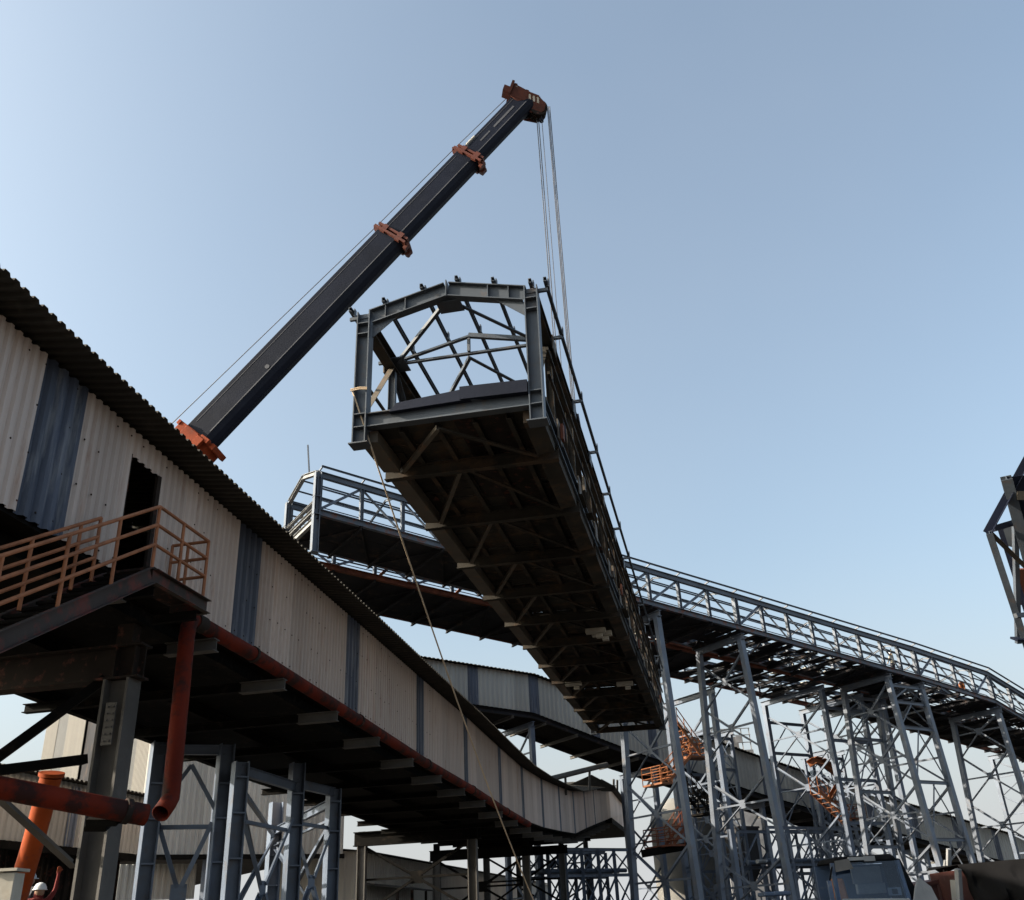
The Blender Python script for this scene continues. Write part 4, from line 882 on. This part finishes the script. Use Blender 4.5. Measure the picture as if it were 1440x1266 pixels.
le = thing('lean_to_shed', 'low white corrugated lean-to with a jagged roof edge behind the grey column', 'shed', fl(100, 1150, 30))
cq = at(100, 1140, 30); ll, ls = A1.ls(cq)
sa, za = A1.onl(-60, 1055, ll); sb, zb2 = A1.onl(205, 1127, ll); za = A1.onl(100, 1101, ll)[1]; zw = A1.onl(105, 1192, ll)[1]
corr_wall(A1, ll, sa, sb, lambda s: zw, lambda s: za, pitch=.26).build('wall', M['wall2'], le)
s1 = A1.onl(104, 1150, ll)[0]; corr_wall(A1, ll+.03, s1-.35, s1+.1, lambda s: zw, lambda s: za-.1, pitch=.26).build('slot_panel', M['bluedk'], le)
corr_roof(A1, ll+.5, ll-1.6, sa, sb+.3, lambda s: za, -.02, .2, pitch=.24, dep=.05).build('roof', M['roof'], le)
B(A1.p(ll+.1, sa, zw-.14), A1.p(ll+.1, sb, zw-.14), .2, .22).build('sill_beam', M['black'], le)
m = MB(); m.hexa([A1.p(ll-.2, sa, zw-.2), A1.p(ll-.2, sb, zw-.2), A1.p(ll-1.6, sb, zw-.2), A1.p(ll-1.6, sa, zw-.2)], [A1.p(ll-.2, sa, zw), A1.p(ll-.2, sb, zw), A1.p(ll-1.6, sb, zw), A1.p(ll-1.6, sa, zw)]); m.build('floor', M['black'], le)
for k in range(5): s = sa+(sb-sa)*(k+.5)/5; B(A1.p(ll-.3, s, -.02), A1.p(ll-.3, s, zw-.21), .25, .25, 'I').build('post', M['brown'], le)
corr_wall(A1, ll-1.65, sa, sb, lambda s: .02, lambda s: za+.1, pitch=.4, out=-1).build('rear_wall', M['brown'], le)

ls2 = thing('low_shed', 'low white shed with a dark roof edge seen through the braced bent below the gallery', 'shed', fl(580, 1240, 60))
cq = at(580, 1230, 60); ll, ls = A1.ls(cq); sa, za = A1.onl(508, 1194, ll); sb = A1.onl(770, 1258, ll)[0]; za = A1.onl(580, 1211, ll)[1]
corr_wall(A1, ll, sa, sb, lambda s: .3, lambda s: za, pitch=.4).build('wall', M['wall2'], ls2)
corr_roof(A1, ll+.4, ll-2.5, sa-.3, sb+.3, lambda s: za, 0, .35, pitch=.35).build('roof', M['roof'], ls2); corr_roof(A1, ll-2.502, ll-5.5, sa-.3, sb+.3, lambda s: za, .35, 0, pitch=.7).build('roof', M['roof'], ls2)
corr_wall(A1, ll-5, sa, sb, lambda s: .3, lambda s: za, pitch=.8, out=-1).build('wall', M['wall2'], ls2)
m = MB(); m.hexa([A1.p(ll+.05, sa, .1), A1.p(ll+.05, sb, .1), A1.p(ll-5.05, sb, .1), A1.p(ll-5.05, sa, .1)], [A1.p(ll+.05, sa, .3), A1.p(ll+.05, sb, .3), A1.p(ll-5.05, sb, .3), A1.p(ll-5.05, sa, .3)]); m.build('plinth', M['grey'], ls2)
corr_wall(Axis(100.65), -sa-18.153, ll-5, ll, lambda s: .3, lambda s: za+.1, pitch=.8, out=1).build('end_wall', M['wall2'], ls2)
zc_ = A1.onl(560, 1250, ll)[1]; corr_roof(A1, ll+2.2, ll+.06, sa, sa+9, lambda s: zc_, -.25, .1, pitch=.35).build('canopy', M['roof'], ls2)
for k in range(4): B(A1.p(ll+2, sa+.3+k*2.7, -.02), A1.p(ll+2, sa+.3+k*2.7, zc_-.24), .12, .12).build('canopy_post', M['brown'], ls2)

op = thing('orange_pipe', 'bright orange leaning pipe column with a white cap plate at lower left', 'pipe', at(40, 1200, 17))
m = MB(); m.tube([at(72, 1092, 17), at(48, 1180, 16.9), at(20, 1275, 16.8)], .185, 18); m.build('shaft', M['opipe'], op, smooth=True)
m = MB(); m.tube([at(72, 1092, 17)+Z*.002, at(72.6, 1089, 17)+Z*.03], .22, 18); m.build('cap', M['opipe'], op, smooth=True)

cp = thing('cream_cabinet', 'cream cabinet with a ledge top at the bottom left corner', 'cabinet', at(18, 1262, 14))
q = at(20, 1224, 14); m = MB(); m.obox(V3((q.x-.05, q.y, q.z/2-.02)), V3((.15, 0, 0)), V3((0, .15, 0)), Z*(q.z/2-.02)); m.build('body', M['pale'], cp, bev=.01)
m = MB(); m.obox(V3((q.x-.07, q.y, q.z)), V3((.21, 0, 0)), V3((0, .2, 0)), Z*.02); m.build('ledge', M['pale'], cp)
# ------------------------------------------------------------------ vehicles, lower right
tc = thing('truck_cab', 'slate blue truck cab with an orange seat, seen from the front at lower right', 'truck', fl(1225, 1260, 24))
q0 = at(1168, 1210, 24); q1 = at(1272, 1204, 24); xw = V3((q1.x-q0.x, q1.y-q0.y, 0)); Wc = 2.0; ex = xw.normalized(); ey = V3((-ex.y, ex.x, 0)); zr = at(1215, 1206, 24).z
def cp_(x, y, z_): return V3((q0.x, q0.y, 0))+ex*x+ey*y+Z*z_
zr = at(1210, 1203, 24).z
m = MB(); m.hexa([cp_(.12, .1, zr-.14), cp_(1.72, .1, zr-.14), cp_(1.95, 1.6, zr-.14), cp_(.02, 1.6, zr-.14)], [cp_(.2, .2, zr), cp_(1.62, .2, zr+.02), cp_(1.8, 1.5, zr), cp_(.1, 1.5, zr)]); m.build('roof', M['tarp'], tc, bev=.05)
for x in (.06, 1.72):
    m = MB(); m.hexa([cp_(x-.05+(.1 if x > 1 else -.06), -.15, .9), cp_(x+.05+(.1 if x > 1 else -.06), -.15, .9), cp_(x+.05+(.1 if x > 1 else -.06), 0, .9), cp_(x-.05+(.1 if x > 1 else -.06), 0, .9)], [cp_(x-.045, .1, zr-.14), cp_(x+.045, .1, zr-.14), cp_(x+.045, .22, zr-.14), cp_(x-.045, .22, zr-.14)]); m.build('pillar', M['cab'], tc)
m = MB(); m.plate([cp_(.02, -.13, 1.9), cp_(1.8, -.13, 1.9), cp_(1.68, .1, zr-.15), cp_(.1, .1, zr-.15)], ey, .01); m.build('windscreen', M['glass'], tc)
m = MB(); m.hexa([cp_(-.1, -.2, .5), cp_(2.0, -.2, .5), cp_(2.05, 1.7, .5), cp_(-.15, 1.7, .5)], [cp_(-.05, -.15, 1.88), cp_(1.88, -.15, 1.88), cp_(1.95, .3, 1.88), cp_(-.1, .3, 1.88)]); m.build('body', M['cab'], tc, bev=.05)
m = MB(); m.obox(cp_(.95, 1.62, 2.3), ex*.95, ey*.04, Z*.5); m.build('rear_wall', M['cab'], tc)
m = MB(); m.obox(cp_(1.2, 1.2, zr-.42), ex*.38, ey*.04, Z*.2); m.obox(cp_(1.22, 1.1, zr-.75), ex*.36, ey*.1, Z*.12); m.build('berth', M['dust'], tc)
m = MB(); m.hexa([cp_(.12, .7, 1.8), cp_(.52, .7, 1.8), cp_(.52, .95, 1.8), cp_(.12, .95, 1.8)], [cp_(.14, .8, zr-.48), cp_(.48, .8, zr-.48), cp_(.48, .95, zr-.48), cp_(.14, .95, zr-.48)]); m.build('seat', M['seat'], tc, bev=.06)
m = MB(); m.hexa([cp_(.06, -.1, zr-.36), cp_(.5, -.12, zr-.3), cp_(.5, -.09, zr-.3), cp_(.06, -.07, zr-.36)], [cp_(.1, .02, zr-.1), cp_(.46, .02, zr-.06), cp_(.46, .05, zr-.06), cp_(.1, .05, zr-.1)]); m.build('sun_visor', M['grey'], tc)
m = MB(); m.obox(cp_(1.45, .0, zr-.86), ex*.16, ey*.01, Z*.09); m.build('notice_plate', M['dust'], tc); m = MB(); m.obox(cp_(1.45, -.014, zr-.86), ex*.07, ey*.002, Z*.06); m.build('notice_panel', M['tarp'], tc)
m = MB(); m.hexa([cp_(1.9, -.05, 1.2), cp_(2.35, .2, 1.2), cp_(2.4, 1.7, 1.2), cp_(1.95, 1.7, 1.2)], [cp_(1.75, .15, zr-.1), cp_(1.82, .2, zr-.12), cp_(2.0, 1.6, zr-.15), cp_(1.8, 1.6, zr-.1)]); m.build('side_door', M['tarp'], tc)
m = MB(); m.plate([cp_(1.7, -.3, 1.7), cp_(2.42, -.25, 1.7), cp_(2.3, -.2, 2.15), cp_(2.05, -.2, 2.38), cp_(1.9, -.22, 2.2)], ey, .02); m.build('side_plate', M['dust'], tc)  # pale jagged plate beside the windscreen
m = MB(); m.hexa([cp_(.0, -.3, 1.4), cp_(1.8, -.3, 1.4), cp_(1.8, -.2, 1.4), cp_(0, -.2, 1.4)], [cp_(.05, -.28, 1.98), cp_(1.7, -.28, 1.92), cp_(1.7, -.2, 1.92), cp_(.05, -.2, 1.98)]); m.build('dash_panel', M['dust'], tc, bev=.03)
m = MB(); m.obox(cp_(-.16, -.1, 2.1), ex*.05, ey*.05, Z*.3); m.build('mirror', M['cab'], tc); m = MB(); m.tube([cp_(-.16, -.1, 2.35), cp_(.05, .12, zr-.2)], .02, 6); m.build('mirror_arm', M['tarp'], tc)
m = MB(); m.obox(cp_(.66, .06, zr-.07), ex*.2, ey*.02, Z*.04); m.obox(cp_(1.0, .06, zr-.08), ex*.14, ey*.02, Z*.06); m.build('marker_panel', M['dust'], tc)
for x in (-.02, 1.9): m = MB(); m.tube([cp_(x-.12, .6, .5), cp_(x+.12, .6, .5)], .5, 20); m.build('wheel', M['tarp'], tc, smooth=True)

bt_ = thing('tipper_body', 'maroon tipper truck body beside the black tarpaulin', 'truck', fl(1318, 1255, 26))
a = at(1298, 1242, 26); b = at(1337, 1233, 26); ex2 = V3((b.x-a.x, b.y-a.y, 0)).normalized(); ey2 = V3((-ex2.y, ex2.x, 0)); L2 = (b-a).length
m = MB(); m.hexa([V3((a.x, a.y, .9)), V3((b.x, b.y, .9)), V3((b.x, b.y, .9))+ey2*4, V3((a.x, a.y, .9))+ey2*4], [a, b, b+ey2*4, a+ey2*4]); m.beam(a-ey2*.03+Z*-.05, b-ey2*.03+Z*-.05, .05, .1)
for t in (.05, .5, .95): p = a.lerp(b, t)-ey2*.04; m.beam(V3((p.x, p.y, .95)), p-Z*.12, .06, .07)
m.build('bed', M['tred'], bt_)
m = MB(); m.beam(at(1333, 1248, 25.8), at(1334, 1194, 25.8), .09, .09); m.beam(at(1326, 1250, 25.9), at(1329, 1210, 25.9), .05, .05); m.build('stake', M['dust'], bt_)
for t in (.2, .8): p = a.lerp(b, t); m = MB(); m.tube([V3((p.x, p.y, .5)), V3((p.x, p.y, .5))+ey2*.3], .5, 20); m.build('wheel', M['tarp'], bt_, smooth=True)
tt = thing('tarp_truck', 'truck load under a sagging black tarpaulin at the bottom right corner', 'truck', fl(1400, 1250, 23))
m = MB(); rr = random.Random(11); nx, nz = 28, 12; A_ = at(1346, 1216, 24); B_ = at(1500, 1202, 21.5)
dx = B_-A_; vv = []
for j in range(nz+1):
    for i in range(nx+1):
        u, v = i/nx, j/nz; p = A_+dx*u
        fold = .10*math.sin(u*17+v*5)+.07*math.sin(u*31-v*3+1)+.06*math.sin(v*9+u*6)
        drop = v*(1.05+.05*math.sin(u*9)); off = -FWD*0
        vv.append(p+V3((0, -1, 0))*(.28*v+fold*min(1, v*3))+V3((.2*(1-u)*v, 0, -drop)))
for i in range(nx+1): vv.append(A_+dx*(i/nx)+V3((.4, 3.2, .0+.08*math.sin(i))))
fs = []
for j in range(nz):
    for i in range(nx): a_ = j*(nx+1)+i; fs.append((a_, a_+1, a_+nx+2, a_+nx+1))
o0 = (nz+1)*(nx+1)
for i in range(nx): fs.append((i, i+1, o0+i+1, o0+i))
m.poly(vv, fs); o = m.build('tarpaulin', M['tarp'], tt, smooth=True); md = o.modifiers.new('thickness', 'SOLIDIFY'); md.thickness = .02
e_ = dx.normalized(); m = MB(); m.hexa([V3((A_.x+.35, A_.y+.1, .9)), V3((B_.x, B_.y+.1, .9)), V3((B_.x, B_.y+2.9, .9)), V3((A_.x+.35, A_.y+2.9, .9))], [A_+V3((.35, .1, -.1)), B_+V3((0, .1, -.1)), B_+V3((0, 2.9, -.1)), A_+V3((.35, 2.9, -.1))]); m.build('load_bed', M['tred'], tt)
m = MB(); m.beam(at(1347, 1222, 23.8), at(1350, 1270, 23.6), .12, .12); m.build('stake', M['dust'], tt); m = MB(); m.beam(at(1342, 1238, 24.2), at(1345, 1270, 24), .2, .08); m.build('board', M['pale'], tt)
for t in (.15, .5): p = A_+dx*t+V3((0, .3, 0)); m = MB(); m.tube([V3((p.x, p.y, .5)), V3((p.x, p.y+.35, .5))], .5, 20); m.build('wheel', M['tarp'], tt, smooth=True)
bv = thing('blue_tractor', 'small blue vehicle roof low between the trestle legs', 'vehicle', fl(1088, 1262, 44))
q = at(1088, 1254, 44); m = MB(); m.obox(V3((q.x, q.y, q.z-.1)), V3((.62, 0, 0)), V3((0, .7, 0)), Z*.09); m.build('roof', M['cab'], bv, bev=.05)
m = MB()
for x in (-.5, .5):
    for y in (-.55, .55): m.beam(V3((q.x+x, q.y+y, q.z-1.2)), V3((q.x+x, q.y+y, q.z-.19)), .07, .07)
m.build('frame', M['cab'], bv); m = MB(); m.obox(V3((q.x, q.y, (q.z-1.2)/2+.15)), V3((.6, 0, 0)), V3((0, .9, 0)), Z*((q.z-1.2)/2-.16)); m.build('body', M['cab'], bv, bev=.08)
for y in (-.7, .7): m = MB(); m.tube([V3((q.x-.75, q.y+y, .45)), V3((q.x+.75, q.y+y, .45))], .45, 16); m.build('wheel', M['tarp'], bv, smooth=True)

# ------------------------------------------------------------------ steel piece hanging at the right edge
hg = thing('hanging_frame', 'dark steel frame section hanging at the right edge of the view', 'steel frame', at(1440, 780, 26))
D0 = 26
def fr(x, y, d=0): return at(x, y, D0+d)
B(fr(1415, 672), fr(1478, 905, 1), .28, .3, 'I', t=.025).build('chord', M['lift'], hg)
MB().plate([fr(1416, 671, .1), fr(1446, 668, .1), fr(1500, 800, .2), fr(1462, 828, .5)], FWD+RGT*-.5, .03).build('web_plate', M['boom'], hg)
B(fr(1389, 748, -.4), fr(1452, 632, .5), .2, .2, 'L').build('brace', M['boom'], hg)
B(fr(1391, 749, -.4), fr(1446, 915, .2), .17, .2, 'I').build('chord', M['lift'], hg)
B(fr(1393, 747, -.3), fr(1470, 822, .6), .14, .15, 'L').build('brace', M['lifttan'], hg)
B(fr(1406, 742, .9), fr(1450, 880, .9), .14, .16, 'L').build('chord', M['boom'], hg)
B(fr(1396, 744, .1), fr(1440, 731, .9), .12, .16).build('strut', M['boom'], hg)
MB().plate([fr(1403, 742, 1.3), fr(1428, 736, 1.3), fr(1428, 771, 1.3), fr(1414, 767, 1.3)], FWD, .03).build('panel', M['dust'], hg)
B(fr(1427, 725, .7), fr(1432, 905, .7), .13, .13, 'L').build('post', M['lift'], hg)
B(fr(1428, 866, -.2), fr(1470, 862, .5), .1, .12).build('strut', M['lift'], hg)
MB().obox(fr(1440, 899, .1), RGT*.28, FWD*.2, UPV*.03).build('foot_plate', M['boom'], hg)
MB().obox(fr(1436, 697, -.1), RGT*.12, FWD*.02, UPV*.12).build('gusset', M['lifttan'], hg)
B(fr(1437, 800, 1.5), fr(1440, 850, 1.5), .3, .2).build('rusty_block', M['rust'], hg)
B(fr(1440, 700, 1.2), fr(1560, 640, 3), .25, .3, 'I').build('cross_beam', M['lift'], hg); B(fr(1446, 905, .4), fr(1560, 860, 3), .22, .25, 'I').build('cross_beam', M['lift'], hg)

ho = RGT*3.4+FWD*1.2      # the far side of the same box frame, and the slings that carry it
for (xa, ya, da), (xb_, yb_, db), w_ in (((1415, 672, 0), (1478, 905, 1), .28), ((1391, 749, -.4), (1446, 915, .2), .17)):
    B(fr(xa, ya, da)+ho, fr(xb_, yb_, db)+ho, w_, w_, 'I', t=.025).build('chord', M['lift'], hg)
for (xa, ya, da) in ((1440, 765, .4), (1470, 876, .9), (1478, 905, 1)):
    B(fr(xa, ya, da)+RGT*.2, fr(xa, ya, da)+ho, .18, .22, 'I').build('cross_beam', M['lift'], hg)
B(fr(1470, 876, .9)+RGT*.2, fr(1415, 672, 0)+ho, .12, .12, 'L').build('brace', M['lift'], hg); B(fr(1389, 748, -.4)+ho, fr(1452, 632, .5)+ho, .2, .2, 'L').build('brace', M['boom'], hg)
hk2 = fr(1640, 350, 2)
for p in (fr(1560, 640, 3), fr(1560, 860, 3), fr(1452, 632, .5)+ho, fr(1478, 905, 1)+ho): MB().tube([p, hk2], .025, 6).build('sling_leg', M['cable'], hg)
m = MB(); m.tube([hk2-Z*.1, hk2+Z*30], .03, 6); m.build('hoist_rope', M['cable'], hg)
# ------------------------------------------------------------------ worker on the lattice gallery
def worker(base, fx, label, shirt, raised=True, hat='helmet', glove='skin'):
    t = thing('person', label, 'person', base)
    fy = V3((-fx.y, fx.x, 0))
    def q(x, y, z_): return base+fx*x+fy*y+Z*z_
    joints = {'pel': (q(0, 0, .92), .13), 'lh': (q(.09, 0, .88), .1), 'lk': (q(.11, .05, .48), .065), 'la': (q(.12, 0, .07), .045), 'lf': (q(.12, .14, .04), .04),
              'rh': (q(-.09, 0, .88), .1), 'rk': (q(-.12, .1, .49), .065), 'ra': (q(-.14, -.03, .07), .045), 'rf': (q(-.15, .12, .04), .04),
              'bel': (q(0, 0, 1.1), .13), 'che': (q(0, .01, 1.33), .15), 'nec': (q(0, .01, 1.48), .055), 'hea': (q(0, .03, 1.6), .09), 'top': (q(0, .02, 1.68), .075),
              'ls': (q(.18, 0, 1.42), .07), 'le': (q(.3, .1, 1.62), .05), 'lw': (q(.32, .12, 1.9), .035), 'lha': (q(.32, .13, 2.0), .04),
              'rs': (q(-.18, 0, 1.42), .07), 're': (q(-.28, .05, 1.15), .05), 'rw': (q(-.2, .22, 1.0), .035), 'rha': (q(-.17, .28, .98), .04)}
    if not raised: joints.update({'le': (q(.28, .06, 1.15), .05), 'lw': (q(.2, .24, 1.02), .035), 'lha': (q(.17, .3, 1.0), .04)})
    edges = 'pel-lh lh-lk lk-la la-lf pel-rh rh-rk rk-ra ra-rf pel-bel bel-che che-nec nec-hea hea-top che-ls ls-le le-lw lw-lha che-rs rs-re re-rw rw-rha'.split()
    names = list(joints); me = bpy.data.meshes.new('body'); me.from_pydata([joints[n][0]-base for n in names], [tuple(names.index(k) for k in e.split('-')) for e in edges], [])
    o = bpy.data.objects.new('body', me); col.objects.link(o); o.parent = t; me.materials.append(M[shirt])
    o.modifiers.new('skin', 'SKIN'); sub = o.modifiers.new('sub', 'SUBSURF'); sub.levels = 1; sub.render_levels = 1
    for v, n in zip(me.skin_vertices[0].data, names): v.radius = (joints[n][1],)*2; v.use_root = (n == 'pel')
    m = MB(); m.lathe(q(0, .02, 1.64), [(.13, 0), (.125, .05), (.09, .11), (.03, .14)], 16); m.lathe(q(0, .06, 1.635), [(.15, 0), (.15, .012), (.1, .02)], 16); m.build('hard_hat', M[hat], t, smooth=True)
    m = MB()
    for h, k, a_ in (('lh', 'lk', 'la'), ('rh', 'rk', 'ra')): m.tube([joints[h][0]+Z*.05, joints[k][0], joints[a_][0]+Z*.03], [.125, .085, .075], 10)
    m.build('trousers', M['trous'], t, smooth=True)
    m = MB(); m.lathe(q(0, .03, 1.5), [(.05, 0), (.095, .06), (.1, .12), (.09, .17)], 12); m.build('face', M['skin'], t, smooth=True)
    m = MB()
    for hnd, dr in (('lha', Z if raised else fy), ('rha', fy)):
        c_ = joints[hnd][0]; m.obox(c_, fx*.04, fy*.018, Z*.045)
        for k in range(4): m.tube([c_+fx*(-.03+.02*k)+dr*.03, c_+fx*(-.03+.02*k)+dr*(.1-.01*abs(k-1.5))], .009, 5)
        m.tube([c_+fx*.04, c_+fx*.07+dr*.04], .01, 5)
    m.build('hand', M[glove], t)
worker(AV.p(-44.35, 61.0, zB(61)+.06), AV.U, 'worker in khaki clothes on the lattice gallery, one arm raised to the top chord', 'cloth')
q1_ = at(58, 1241, 20.0); q2_ = at(43, 1226, 20.8)
worker(V3((q1_.x, q1_.y, q1_.z-1.78)), V3((.87, .5, 0)), 'worker in a red shirt and white hard hat at bottom left, one gloved hand raised', 'redshirt', True, glove='opipe')
worker(V3((q2_.x, q2_.y, q2_.z-1.78)), V3((.95, -.3, 0)), 'worker in dark clothes and a bluish hard hat behind the red shirted worker', 'trous', False, hat='bluehat')
pf = thing('work_platform', 'low steel work platform carrying the two workers at bottom left', 'platform', V3((q1_.x, q1_.y+.5, 0)))
zf = min(q1_.z, q2_.z)-1.78; MB().obox(V3((q1_.x-.2, q1_.y+.5, q1_.z-1.81)), V3((.9, 0, 0)), V3((0, 1.1, 0)), Z*.03).build('deck', M['brown'], pf)
if q2_.z > q1_.z: MB().obox(V3((q2_.x, q2_.y, (q2_.z+q1_.z)/2-1.78)), V3((.35, 0, 0)), V3((0, .35, 0)), Z*((q2_.z-q1_.z)/2)).build('step', M['brown'], pf)
for x in (-.8, .8):
    for y in (-1, 1): B(V3((q1_.x-.2+x, q1_.y+.5+y, -.02)), V3((q1_.x-.2+x, q1_.y+.5+y, q1_.z-1.84)), .1, .1).build('leg', M['brown'], pf)
wn = thing('orange_winch', 'small orange winch drum on the lattice gallery near its bend', 'winch', AV.p(-44.3, 68.4, zB(68.4)+.6))
c = AV.p(-44.3, 68.4, zB(68.4)+.75); m = MB(); m.lathe(c-AV.N*.3, [(.1, 0), (.32, 0), (.32, .06), (.22, .08), (.22, .5), (.32, .52), (.32, .58), (.1, .6)], 20, AV.N); m.build('drum', M['orange'], wn, smooth=True)
m = MB()
for k in (-1, 1): m.beam(c+AV.N*(.36*k)-Z*.7, c+AV.N*(.36*k)+Z*.1, .06, .3)
m.build('stand', M['orange'], wn)

for o in bpy.data.objects:
    if '_w' in o: del o['_w']
